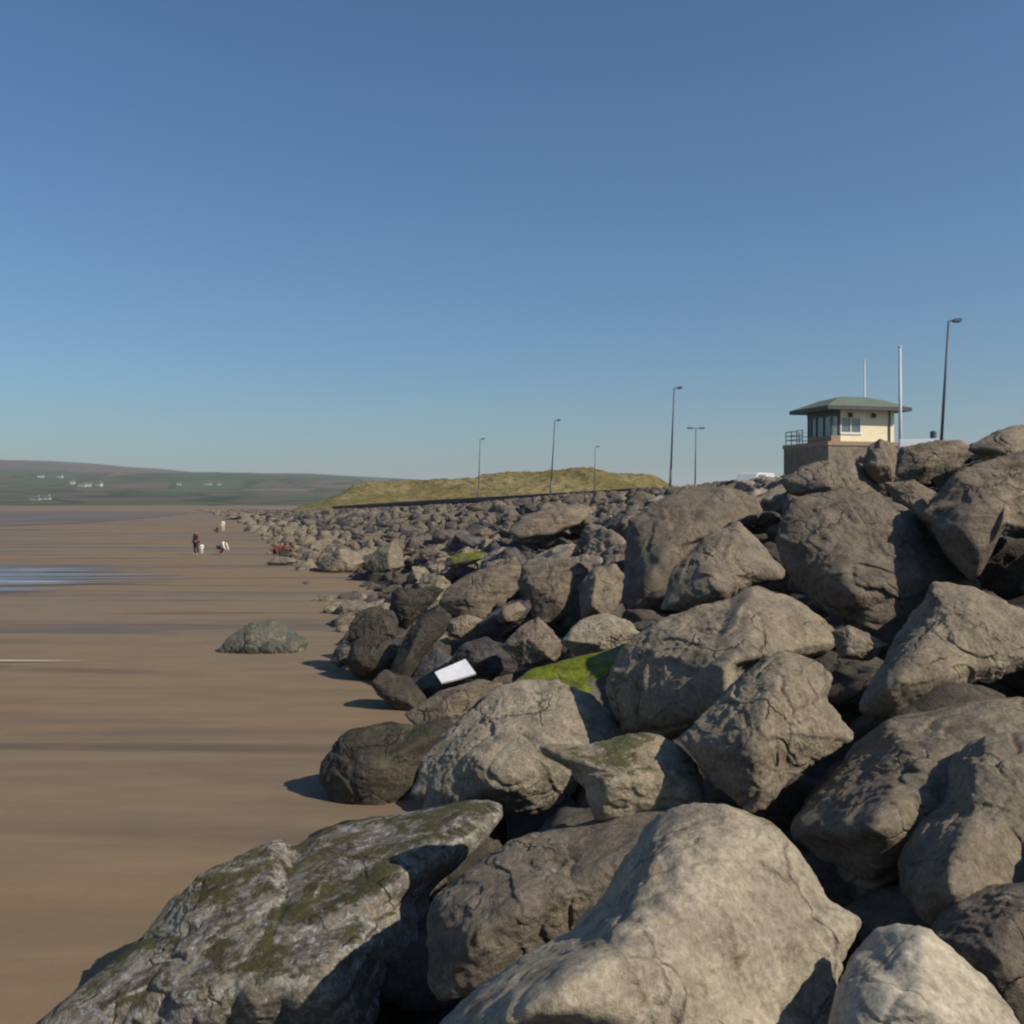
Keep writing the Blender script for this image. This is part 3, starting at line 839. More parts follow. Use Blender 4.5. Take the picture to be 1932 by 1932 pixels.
T('blue-grey slab in the shade of the long slanted boulder',
  [(900,1176),(962,1132),(1008,1121),(1016,1140),(990,1170),(955,1192),(912,1200)], 'slate', off=.15)
T('light wedge-shaped stone in front of the broad cracked boulder',
  [(946,1220),(982,1183),(1015,1164),(1040,1186),(1062,1214),(1050,1250),(982,1252)], 'brown', off=.25)
T('purple-grey dark boulder right of the white sheet',
  [(846,1250),(875,1214),(915,1202),(955,1218),(982,1242),(970,1268),(900,1284),(870,1264)], 'slate', off=.2)
T('lone grey-green boulder standing by itself out on the sand',
  [(402,1236),(418,1215),(433,1199),(473,1174),(513,1168),(547,1182),(585,1208),(572,1240),(540,1256),(500,1262),(460,1262),(425,1250)], 'shore',
  ridge=[(470,1195,.26),(480,1225,.36),(545,1215,.26)], Y=26.6, tilt=.4, p=12)
T('green algae-topped stone in the middle of the distant bank',
  [(838,1066),(845,1052),(870,1043),(905,1042),(915,1052),(890,1064),(860,1074)], 'algae', off=.5, sub=5)
T('large flat brown boulder with a gentle top in the distant bank',
  [(960,1000),(985,975),(1040,955),(1100,950),(1120,965),(1090,990),(1040,1010),(980,1018)], 'brown', off=.6, sub=5, tilt=1.2)
T('beige boulder at the left tip of the distant bank by the seated group',
  [(596,1072),(610,1048),(640,1034),(675,1040),(690,1062),(670,1082),(620,1086)], 'beige', off=.2, sub=5)
T('pale beige boulder standing up beside the left tip boulder',
  [(694,1060),(712,1036),(740,1022),(760,1040),(762,1066),(735,1082),(705,1080)], 'beige', off=.3, sub=5)
T('grey-green low stone out on the sand near the seated group',
  [(500,1062),(520,1050),(545,1050),(560,1060),(545,1068),(515,1070)], 'far', Y=62, sub=5)
T('squat dark stone tucked under the long leaning dark boulder',
  [(716,1240),(740,1205),(775,1200),(800,1230),(790,1275),(755,1292),(728,1282)], 'slate', Y=23.2)
T('ridged dark stone between the leaning dark boulder and the sheet',
  [(770,1262),(792,1225),(822,1205),(850,1220),(846,1250),(812,1285),(780,1300)], 'weed', Y=22.4)
T('small tan stone on the slope above the blue-grey slab',
  [(930,1160),(948,1143),(978,1135),(992,1150),(975,1170),(945,1176)], 'beige', off=.3, sub=5)


# ---------------------------------------------------------------- scattered boulders
def random_rock(name, sub, seed, mat):
    r = np.random.default_rng(seed)
    P = r.normal(size=(12, 3)); P /= np.linalg.norm(P, axis=1)[:, None]
    P *= np.array([1.0, r.uniform(0.55, 0.95), r.uniform(0.45, 0.75)]) * 0.72
    d, rad, F = rock_points(P, np.zeros(3), sub, 40, seed, 8)
    V = roughen(d, d * rad[:, None], 1.0, seed, 0.05, 0.03, 0.01, 0.03, 0.045)
    me = bpy.data.meshes.new(name)
    me.from_pydata([tuple(v) for v in V], [], F)
    me.update(); me.polygons.foreach_set('use_smooth', [True] * len(me.polygons))
    me.materials.append(mat)
    return me, V, F

def scatter_boulder(me, x, y, z, sc, label, r):
    o = bpy.data.objects.new('boulder', me)
    COL.objects.link(o)
    o.location = (x, y, z)
    o.rotation_euler = (r.uniform(-0.5, 0.5), r.uniform(-0.5, 0.5), r.uniform(0, 6.28))
    o.scale = (sc * r.uniform(0.85, 1.2), sc * r.uniform(0.85, 1.15), sc * r.uniform(0.85, 1.15))
    tag(o, label, 'boulder', GROUP)
    return o

mid_meshes = [random_rock('slope_boulder_mesh', 5, 300 + k, M[m_])[0] for k, m_ in enumerate(['far', 'grey', 'far', 'brown', 'far', 'grey', 'far', 'far', 'slate', 'far'])]
beige_meshes = [random_rock('toe_boulder_mesh', 5, 330 + k, M[m_])[0] for k, m_ in enumerate(['beige', 'beige', 'far', 'brown'])]
rs = np.random.default_rng(21)
def inside(poly, x, y):
    r = False; n = len(poly)
    for i in range(n):
        x1, y1 = poly[i]; x2, y2 = poly[(i + 1) % n]
        if (y1 > y) != (y2 > y) and x < (x2 - x1) * (y - y1) / (y2 - y1) + x1: r = not r
    return r
def clear_of_traced(x, y, z, rad):
    """a scattered boulder may not stand in front of a measured one"""
    u = (x / y * FPX + 512) / S1; v = (HOR + (CAM_Z - z) / y * FPX) / S1; d = rad / y * FPX / S1
    for (o, Y0, s, poly) in TRACED:
        if Y0 + 0.6 * s < y: continue
        for dx, dy in ((0, 0), (1, 0), (-1, 0), (0, -1), (0, 1), (.7, -.7), (-.7, -.7)):
            if inside(poly, u + dx * d, v + dy * d): return False
    return True
def keep_near(c):
    x, y = c
    if abs(x) > 0.54 * y + 1.5: return False
    if y > 70: return True
    return clear_of_traced(x, y, bank(x, y) + 0.2, 0.75)

KX = [600, 900, 1040, 1240, 1330, 1440, 1480, 1520, 1600, 1640, 1750, 1820, 1880, 1932]
KY = [960, 946, 930, 915, 907, 899, 892, 884, 866, 842, 834, 836, 812, 804]
def sky_limit(x, y):
    """height of the crest line of the bank seen along this direction"""
    u = (x / y * FPX + 512) / S1
    return CAM_Z - (np.interp(u, KX, KY) * S1 - HOR) / FPX * y

gap = []                             # low stones that only show in the gaps; they join the countless mass below
for y in np.arange(1.0, 62, 1.35):
    for x in np.arange(toe(y) + 0.9, crest(y) + 0.3, 1.35):
        if x < -0.62 * y - 1 or x > 0.62 * y + 2.5: continue
        xx = x + rs.uniform(-0.4, 0.4); yy = y + rs.uniform(-0.4, 0.4)
        gz = bank(xx, yy) - 0.62
        if yy > 11 and clear_of_traced(xx, yy, bank(xx, yy) - 0.1, 0.8): gz = bank(xx, yy) - 0.28
        gap.append((xx, yy, min(gz, sky_limit(xx, yy) - 0.8), rs.uniform(0.9, 1.4)))

N_IND = 294 - len(TRACED)
cands = []
y = 26.0
while y < 400:
    step = 1.25 if y < 34 else (1.0 if y < 120 else 1.8)
    w = crest(y) - toe(y)
    sp = 1.4 if y < 34 else (1.12 if y < 120 else 1.9)
    # distance along the slanting shore grows faster than y
    slant = math.hypot(1, (toe(y + 2) - toe(y)) / 2)
    x = toe(y) - rs.uniform(0, 1.0)
    while x < crest(y) + 0.8:
        cands.append((x + rs.uniform(-0.4, 0.4), y + rs.uniform(-0.5, 0.5)))
        x += sp * rs.uniform(0.8, 1.25)
    y += step / slant * 1.1
ind = [c for c in cands if keep_near(c)]
ind.sort(key=lambda c: c[1])
far = ind[N_IND:]; ind = ind[:N_IND]
print('individual', len(ind), 'far', len(far))
for k, (x, y) in enumerate(ind):
    f = (x - toe(y)) / (crest(y) - toe(y))
    if f < 0.22:
        me = beige_meshes[k % 4]; lab = 'weathered boulder along the foot of the bank beyond the near boulders'
    elif f > 0.8:
        me = mid_meshes[k % 10]; lab = 'grey boulder along the top of the bank below the street lamps'
    else:
        me = mid_meshes[k % 10]; lab = 'grey boulder midway up the bank behind the large near boulders'
    sc = rs.uniform(1.15, 2.0) if y < 34 else rs.choice([0.8, 1.0, 1.25, 1.5, 2.0], p=[.2, .3, .25, .17, .08])
    z = bank(x, y) - 0.25 + rs.uniform(-0.15, 0.25)
    z = min(z, sky_limit(x, y) - 0.52 * sc)
    scatter_boulder(me, x, y, z, sc, lab, rs)
# everything beyond: one mass
lib = [random_rock('far_rock_mesh', 4 if k < 8 else 3, 400 + k, M['far']) for k in range(18)]
AV = []; AF = []; AM = []; base = 0
for k, (x, y) in enumerate(far):
    _, V, F = lib[k % 8] if y < 85 else lib[8 + k % 10]
    a, b_, c_ = rs.uniform(-0.5, 0.5), rs.uniform(-0.5, 0.5), rs.uniform(0, 6.28)
    rot = np.array(Matrix.Rotation(c_, 3, 'Z') @ Matrix.Rotation(b_, 3, 'Y') @ Matrix.Rotation(a, 3, 'X'))
    sc = rs.choice([0.8, 1.0, 1.2, 1.4, 1.9], p=[.2, .3, .25, .17, .08]) * rs.uniform(0.9, 1.12) * (1.0 if y < 120 else 1.5)
    AV.append((V * sc) @ rot.T + np.array([x, y, min(bank(x, y) - 0.25 + rs.uniform(-0.15, 0.3), sky_limit(x, y) - 0.5 * sc)]))
    AF += [tuple(i + base for i in f) for f in F]
    f = (x - toe(y)) / (crest(y) - toe(y))
    AM += [1 if (f < 0.2 and rs.uniform() < 0.7) else int(rs.choice([0, 0, 0, 2, 4, 5]))] * len(F)
    base += len(V)
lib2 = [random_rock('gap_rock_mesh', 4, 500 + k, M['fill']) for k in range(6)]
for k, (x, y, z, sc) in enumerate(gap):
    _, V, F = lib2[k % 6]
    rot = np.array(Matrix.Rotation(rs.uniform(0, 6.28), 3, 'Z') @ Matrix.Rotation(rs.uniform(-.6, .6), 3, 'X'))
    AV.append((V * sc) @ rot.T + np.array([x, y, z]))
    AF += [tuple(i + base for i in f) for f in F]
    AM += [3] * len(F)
    base += len(V)
lib += lib2
mass = link_mesh('rubble', np.concatenate(AV), AF, M['far'], smooth=True)
mass.data.materials.append(M['beige']); mass.data.materials.append(M['slate']); mass.data.materials.append(M['fill']); mass.data.materials.append(M['grey']); mass.data.materials.append(M['brown'])
mass.data.polygons.foreach_set('material_index', AM)
tag(mass, 'long bank of countless small grey rocks running towards the far beach', 'rocks', kind='stuff')
for me, _, _ in lib: bpy.data.meshes.remove(me)

# ---------------------------------------------------------------- the white sheet
M['foam_board'] = plain('white_foam_board', (0.60, 0.61, 0.65), 0.7, var=0.08, scale=9, bump=0.1)
def foam_sheet():
    Y = 17.2
    cs = [at(820, 1268, Y), at(878, 1243, Y + .25), at(898, 1270, Y), at(833, 1288, Y - .22)]
    n = (cs[1] - cs[0]).cross(cs[3] - cs[0]).normalized() * 0.035
    if n.y < 0: n = -n
    N = 6; V = []; F = []
    for lay in (0, 1):
        for j in range(N + 1):
            for i in range(N + 1):
                u, v = i / N, j / N
                p = cs[0] * (1-u) * (1-v) + cs[1] * u * (1-v) + cs[2] * u * v + cs[3] * (1-u) * v
                p = p + n * lay + n * (0.5 * math.sin(u * 3.1) * math.sin(v * 2))
                V.append(p)
    k = (N + 1) ** 2
    for j in range(N):
        for i in range(N):
            a = j * (N + 1) + i
            F.append((a, a + 1, a + N + 2, a + N + 1)); F.append((k + a, k + a + N + 1, k + a + N + 2, k + a + 1))
    rim = [i for i in range(N + 1)] + [j * (N + 1) + N for j in range(1, N + 1)] + [N * (N + 1) + i for i in range(N - 1, -1, -1)] + [j * (N + 1) for j in range(N - 1, 0, -1)]
    for a, b_ in zip(rim, rim[1:] + rim[:1]):
        F.append((b_, a, k + a, k + b_))
    c = sum(cs, Vector()) / 4
    o = link_mesh('foam_sheet', [p - c for p in V], F, M['foam_board'], loc=c)
    bm = bmesh.new(); bm.from_mesh(o.data); bmesh.ops.recalc_face_normals(bm, faces=bm.faces[:]); bm.to_mesh(o.data); bm.free()
    tag(o, 'white rectangular foam sheet lying on the dark boulders', 'sheet')
foam_sheet()

# ---------------------------------------------------------------- lifeguard station
M['wall_cream'] = plain('cream_render', (0.80, 0.70, 0.47), 0.85, var=0.05, scale=2.5)
M['roof_green'] = plain('green_metal_roof', (0.125, 0.150, 0.105), 0.7, var=0.12, scale=1.5)
M['fascia'] = plain('dark_green_fascia', (0.045, 0.055, 0.045), 0.55)
M['stone_wall'] = rock_mat('plinth_stone', (0.27, 0.22, 0.155), (0.24, 0.20, 0.15), (0.17, 0.14, 0.11), speck=0.3, rnd=0, bump=0.6)
M['terracotta'] = plain('terracotta_band', (0.29, 0.205, 0.135), 0.8, var=0.1)
M['white_frame'] = plain('white_window_frame', (0.74, 0.72, 0.68), 0.5, var=0.03)
M['dark_metal'] = plain('dark_metal', (0.05, 0.055, 0.06), 0.5, 0.3)
M['rail'] = plain('grey_railing', (0.20, 0.22, 0.24), 0.45, 0.6)
M['grey_metal'] = plain('galvanised_lamp_metal', (0.085, 0.10, 0.125), 0.6, 0.2)
M['white_pole'] = plain('white_painted_pole', (0.50, 0.51, 0.52), 0.5, var=0.04)
def glass_mat():
    m, n, l, b = new_mat('window_glass')
    b.inputs['Base Color'].default_value = (0.10, 0.13, 0.14, 1); b.inputs['Roughness'].default_value = 0.06
    b.inputs['Specular IOR Level'].default_value = 0.9
    return m
M['glass'] = glass_mat()

HB = at(1563, 832, 66.0)            # front left corner of the stone base, top
GZ = 4.6
hut = empty('lifeguard_station', (HB.x, HB.y, GZ), R(15))
tag(hut, 'cream lifeguard hut with green hipped roof and glazed corner on a stone base', 'hut')
PZ = HB.z - GZ                       # height of the base
W, D = 5.7, 5.7
MB().box(0, W, 0, D, 0, PZ - 0.28).build('plinth', M['stone_wall'], hut)
MB().box(-0.06, W + 0.06, -0.06, D + 0.06, PZ - 0.28, PZ).build('coping', M['terracotta'], hut)
BH = 2.15
bx0, bx1, by0, by1 = 0.45, 5.35, 0.35, 3.3
g1, w1 = 1.15, 2.75                  # end of the glazed corner, end of the window
wall = MB()
wall.box(w1 + 0.003, bx1, by0, by1, PZ, PZ + BH)
wall.box(g1, w1, by0, by0 + 0.2, PZ, PZ + 0.62)
wall.box(g1, w1, by0, by0 + 0.2, PZ + 1.60, PZ + BH)
wall.build('wall', M['wall_cream'], hut)
low = MB()
low.box(bx0, g1 - 0.003, by0, by0 + 0.16, PZ, PZ + 0.42)
low.box(bx0, bx0 + 0.16, by0 + 0.163, by1, PZ, PZ + 0.42)
low.build('dado', M['terracotta'], hut)
wf = MB()
for x in (g1, (g1 + w1) / 2 - 0.04, w1 - 0.08): wf.box(x, x + 0.07, by0 - 0.02, by0 + 0.12, PZ + 0.623, PZ + 1.597)
wf.box(g1 - 0.05, w1 + 0.05, by0 - 0.07, by0 - 0.022, PZ + 0.50, PZ + 0.64)
win = wf.build('window', M['white_frame'], hut)
MB().box(g1 + 0.073, w1 - 0.083, by0 + 0.04, by0 + 0.06, PZ + 0.623, PZ + 1.597).build('pane', M['glass'], win)
gl = MB()
gl.box(bx0 + 0.14, g1 - 0.02, by0 + 0.06, by0 + 0.08, PZ + 0.423, PZ + 1.72)
gl.box(bx0 + 0.06, bx0 + 0.08, by0 + 0.14, by1, PZ + 0.423, PZ + 1.72)
gl.build('glazing', M['glass'], hut)
for (x, y) in ((bx0, by0), (g1 - 0.15, by0), (bx0, by0 + 0.9), (bx0, by0 + 1.8), (bx0, by0 + 2.45), (bx0, by1 - 0.12)):
    MB().box(x, x + 0.12, y, y + 0.12, PZ + 0.425, PZ + 1.72).build('post', M['dark_metal'], hut)
MB().box(bx0 - 0.02, g1 - 0.02, by0 - 0.02, by1, PZ + 1.723, PZ + BH).build('beam', M['fascia'], hut)
for x in (1.75, 3.55):
    MB().prism([(by0 - 0.22, PZ + 1.66), (by0 - 0.003, PZ + 1.66), (by0 - 0.003, PZ + 1.98), (by0 - 0.14, PZ + 1.94)], x, x + 0.24, 'x').build('wall_lamp', M['dark_metal'], hut)
MB().tube((4.95, by0 - 0.06, PZ), (4.95, by0 - 0.06, PZ + BH), 0.05).build('downpipe', M['dark_metal'], hut)
rz = PZ + BH
ex0, ex1, ey0, ey1 = -0.35, 6.1, -0.5, 4.3
e0 = [(ex0, ey0), (ex1, ey0), (ex1, ey1), (ex0, ey1)]
rv = [(x, y, rz) for x, y in e0] + [(x, y, rz + 0.2) for x, y in e0]
rx, ry = (ex0 + ex1) / 2, (ey0 + ey1) / 2
for tq, zq in ((0.28, 0.52), (0.55, 0.84), (0.80, 1.02)):
    rv += [(x + (rx + (0.35 if x > rx else -0.35) - x) * tq, y + (ry - y) * tq, rz + zq) for x, y in e0]
rv += [(rx - 0.35, ry, rz + 1.08), (rx + 0.35, ry, rz + 1.08)]
rf = [(0, 3, 2, 1)]
for q in (4, 8, 12):
    rf += [(q + a, q + (a + 1) % 4, q + 4 + (a + 1) % 4, q + 4 + a) for a in range(4)]
rf += [(16, 17, 21, 20), (17, 18, 21), (18, 19, 20, 21), (19, 16, 20)]
roof = link_mesh('roof', rv, rf, M['roof_green'], hut)
fs = MB()
fs.v = [(x + (0.02 if x > 1 else -0.02), y + (0.02 if y > 1 else -0.02), z) for z in (rz - 0.05, rz + 0.21) for x, y in e0]
fs.f = [(0, 1, 5, 4), (1, 2, 6, 5), (2, 3, 7, 6), (3, 0, 4, 7)]
fs.build('fascia', M['fascia'], roof)
rl = MB()
for z in (0.35, 0.65, 0.95):
    rl.tube((0.12, by1 + 0.1, PZ + z), (0.12, D - 0.1, PZ + z), 0.03)
    rl.tube((0.12, D - 0.1, PZ + z), (W - 0.2, D - 0.1, PZ + z), 0.03)
for y in np.linspace(by1 + 0.1, D - 0.1, 4): rl.tube((0.12, y, PZ), (0.12, y, PZ + 0.98), 0.035)
for x in np.linspace(1.2, W - 0.2, 5): rl.tube((x, D - 0.1, PZ), (x, D - 0.1, PZ + 0.98), 0.035)
rl.build('railing', M['rail'], hut)

# ---------------------------------------------------------------- flagpoles, lamps
def flagpole(pxb, pxt, pyt, Y, r, label):
    t = at(pxt, pyt, Y); b = at(pxb, 900, Y)
    o = empty('flagpole', (b.x, Y, GZ - 0.15))
    h = t.z - GZ + 0.15
    MB().tube((0, 0, 0), (t.x - b.x, 0, h), r, r * 0.6, 12).build('pole', M['white_pole'], o, smooth=True)
    MB().tube((t.x - b.x, 0, h), (t.x - b.x, 0, h + 0.10), r * 0.9, r * 0.5, 12).build('finial', M['white_pole'], o)
    MB().box(-0.2, 0.2, -0.2, 0.2, 0, 0.06).build('base_plate', M['dark_metal'], o)
    tag(o, label, 'flagpole', 'white flagpoles at the lifeguard hut')
flagpole(1699, 1698, 655, 61.0, 0.13, 'taller white flagpole in front of the right end of the hut')
flagpole(1632, 1631, 680, 75.0, 0.09, 'shorter thin white flagpole rising behind the hut roof')

def lamp_post(pb, pt, pyt, Y, label, double=False, rot=0.0, zg=None):
    t = at(pt, pyt, Y); pyb = (HOR - (crest_h(Y) - CAM_Z) / Y * FPX) / S1
    b = at(pb, pyb, Y)
    zg = crest_h(Y) - 0.15
    o = empty('street_lamp', (b.x, Y, zg))
    h = t.z - zg; dx = t.x - b.x; k = 1.0 if double else 0.6
    MB().tube((0, 0, 0), (dx * .25, 0, h * .25), 0.115, 0.11, 12).build('base', M['grey_metal'], o, smooth=True)
    MB().tube((dx * .25, 0, h * .25), (dx, 0, h), 0.085, 0.055, 12).build('pole', M['grey_metal'], o, smooth=True)
    for s in ((1, -1) if double else (1,)):
        a = MB().tube((dx, 0, h - 0.05), (dx + s * 0.45 * k, 0, h + 0.05), 0.04, 0.035, 8).build('arm', M['grey_metal'], o)
        hd = MB()
        pts = [(p * k, q) for p, q in ((0.35, 0.02), (0.55, 0.12), (1.05, 0.12), (1.15, 0.04), (1.10, -0.02), (0.40, -0.06))]
        hd.prism([(dx + s * p, h + q) for p, q in pts], -0.14, 0.14, 'y')
        head = hd.build('lantern', M['grey_metal'], o)
        MB().box(dx + s * 0.75 * k - 0.28 * k, dx + s * 0.75 * k + 0.28 * k, -0.11, 0.11, h - 0.095, h - 0.062).build('lens', M['glass'], head)
    tag(o, label, 'street lamp', 'street lamps along the promenade')
lamp_post(1771, 1790, 605, 53.0, 'tallest dark street lamp at the right of the hut')
lamp_post(1264, 1272, 732, 83.0, 'dark street lamp left of the double-headed lamp')
lamp_post(1311, 1313, 808, 122.0, 'thin double-headed street lamp with two arms', True)
lamp_post(1038, 1047, 793, 114.0, 'street lamp in front of the highest dune')
lamp_post(902, 906, 828, 148.0, 'farthest left street lamp against the dunes')
lamp_post(1121, 1123, 843, 170.0, 'shortest faint street lamp above the dunes, between two taller ones')

# ---------------------------------------------------------------- low wall along the promenade
M['wall_dark'] = plain('dark_stained_concrete', (0.085, 0.068, 0.062), 0.9, var=0.2, scale=0.7)
M['wall_cap'] = plain('concrete_capping', (0.17, 0.145, 0.13), 0.9, var=0.15)
def sea_wall():
    o = empty('sea_wall', (crest(80) + 1.6, 80, crest_h(80)))
    tag(o, 'low dark concrete wall running along the seaward edge of the promenade', 'wall')
    ysw = np.arange(78, 300, 6.0)
    for nm, mt, w, z0, z1 in (('wall_face', M['wall_dark'], 0.18, -0.9, 0.30), ('capping', M['wall_cap'], 0.25, 0.30, 0.38)):
        V = []; F = []
        for y in ysw:
            c = crest(y) + 1.6; h = crest_h(y)
            for dx, z in ((-w, z0), (w, z0), (w, z1), (-w, z1)):
                V.append((c + dx - o.location.x, y - o.location.y, h + z - o.location.z))
        for j in range(len(ysw) - 1):
            for k in range(4):
                a = j * 4
                F.append((a + k, a + (k + 1) % 4, a + 4 + (k + 1) % 4, a + 4 + k))
        F += [(0, 1, 2, 3), tuple(len(V) - 4 + k for k in (3, 2, 1, 0))]
        p = link_mesh(nm, V, F, mt, o)
        bm = bmesh.new(); bm.from_mesh(p.data); bmesh.ops.recalc_face_normals(bm, faces=bm.faces[:]); bm.to_mesh(p.data); bm.free()
sea_wall()

# ---------------------------------------------------------------- parked cars seen over the bank
M['car_white'] = plain('white_car_paint', (0.55, 0.56, 0.57), 0.3, var=0.02)
M['tyre'] = plain('tyre_rubber', (0.02, 0.02, 0.02), 0.9)
M['rim'] = plain('wheel_rim', (0.45, 0.45, 0.46), 0.35, 0.8)
M['lamp_red'] = plain('tail_lamp', (0.35, 0.02, 0.02), 0.3)
M['lamp_clear'] = plain('head_lamp', (0.7, 0.7, 0.7), 0.2)
def parked_car(x, y, z, rz, label, van=False):
    o = empty('parked_car', (x, y, z), rz)
    L = 4.3; Wd = 0.86
    if van:
        side = [(-2.15, .35), (-2.15, 1.0), (-1.95, 1.15), (-1.35, 1.85), (-1.0, 1.95), (2.0, 1.95), (2.15, 1.7), (2.15, .35)]
    else:
        side = [(-2.15, .35), (-2.15, .75), (-1.9, .88), (-1.05, .95), (-.45, 1.42), (.2, 1.5), (1.1, 1.45), (1.75, 1.02), (2.12, .92), (2.15, .35)]
    body = MB().prism(side, -Wd, Wd, 'y').build('body', M['car_white'], o, bevel=0.06, smooth=False)
    for s in (-1, 1):
        yy = s * (Wd + 0.004)
        g = [(-.85, 1.0), (-.42, 1.36), (.2, 1.42), (1.0, 1.38), (1.5, 1.02)] if not van else [(-1.6, 1.2), (-1.2, 1.75), (.2, 1.78), (.2, 1.2)]
        MB().prism(g, yy - 0.01, yy + 0.01, 'y').build('window', M['glass'], o)
        for wx_ in (-1.35, 1.3):
            w = MB().tube((wx_, s * (Wd - 0.2), .33), (wx_, s * (Wd + 0.02), .33), .33, .33, 20).build('wheel', M['tyre'], o)
            MB().tube((wx_, s * (Wd + 0.021), .33), (wx_, s * (Wd + 0.03), .33), .2, .19, 16).build('rim', M['rim'], w)
        MB().box(-2.17, -2.10, s * .62 - .14, s * .62 + .14, .68, .80).build('headlight', M['lamp_clear'], o)
        MB().box(2.10, 2.17, s * .68 - .09, s * .68 + .09, .75, .98).build('tail_light', M['lamp_red'], o)
    tag(o, label, 'car', 'white vehicles parked behind the promenade')
p = at(1424, 900, 82.0); parked_car(p.x, 82.0, crest_h(82) - 0.25, R(52), 'white van glimpsed over the boulders left of the hut', True)
p = at(1733, 830, 47.0); parked_car(p.x, 47.0, crest_h(47) - 0.12, R(68), 'white van roof glimpsed between the hut and the tall lamp', True)
p = at(1761, 820, 51.0)
bp_ = empty('marker_post', (p.x, 51.0, GZ - 0.0))
MB().tube((0, 0, 0), (0, 0, p.z - GZ + 0.1), 0.16, 0.16, 12).build('post', M['grey_metal'], bp_)
MB().tube((0, 0, p.z - GZ + 0.1), (0, 0, p.z - GZ + 0.2), 0.19, 0.10, 12).build('cap', M['grey_metal'], bp_)
tag(bp_, 'short dark post beside the base of the tallest street lamp', 'post')

# ---------------------------------------------------------------- people on the beach
M['skin'] = plain('skin', (0.42, 0.26, 0.18), 0.6, var=0.05)
M['hair_dark'] = plain('dark_hair', (0.03, 0.022, 0.016), 0.7)
M['hair_fair'] = plain('fair_hair', (0.30, 0.21, 0.10), 0.7)
CL = {}
def cloth(name, c):
    if name not in CL: CL[name] = plain(name + '_cloth', c, 0.9, var=0.12, scale=14)
    return CL[name]
def skin_mesh(name, verts, edges, radii, mat, parent, sub=2):
    me = bpy.data.meshes.new(name)
    me.from_pydata(verts, edges, [])
    o = bpy.data.objects.new(name, me); COL.objects.link(o)
    md = o.modifiers.new('skin', 'SKIN'); md.use_smooth_shade = True
    for i, r_ in enumerate(radii):
        sv = me.skin_vertices[0].data[i]
        sv.radius = (r_, r_) if not isinstance(r_, tuple) else r_
        sv.use_root = (i == 0)
    ss = o.modifiers.new('sub', 'SUBSURF'); ss.levels = sub; ss.render_levels = sub
    dg = bpy.context.evaluated_depsgraph_get(); dg.update()
    m2 = bpy.data.meshes.new_from_object(o.evaluated_get(dg))
    o.modifiers.clear(); o.data = m2
    m2.name = name
    m2.materials.clear(); m2.materials.append(mat)
    m2.polygons.foreach_set('use_smooth', [True] * len(m2.polygons))
    if parent: o.parent = parent
    return o
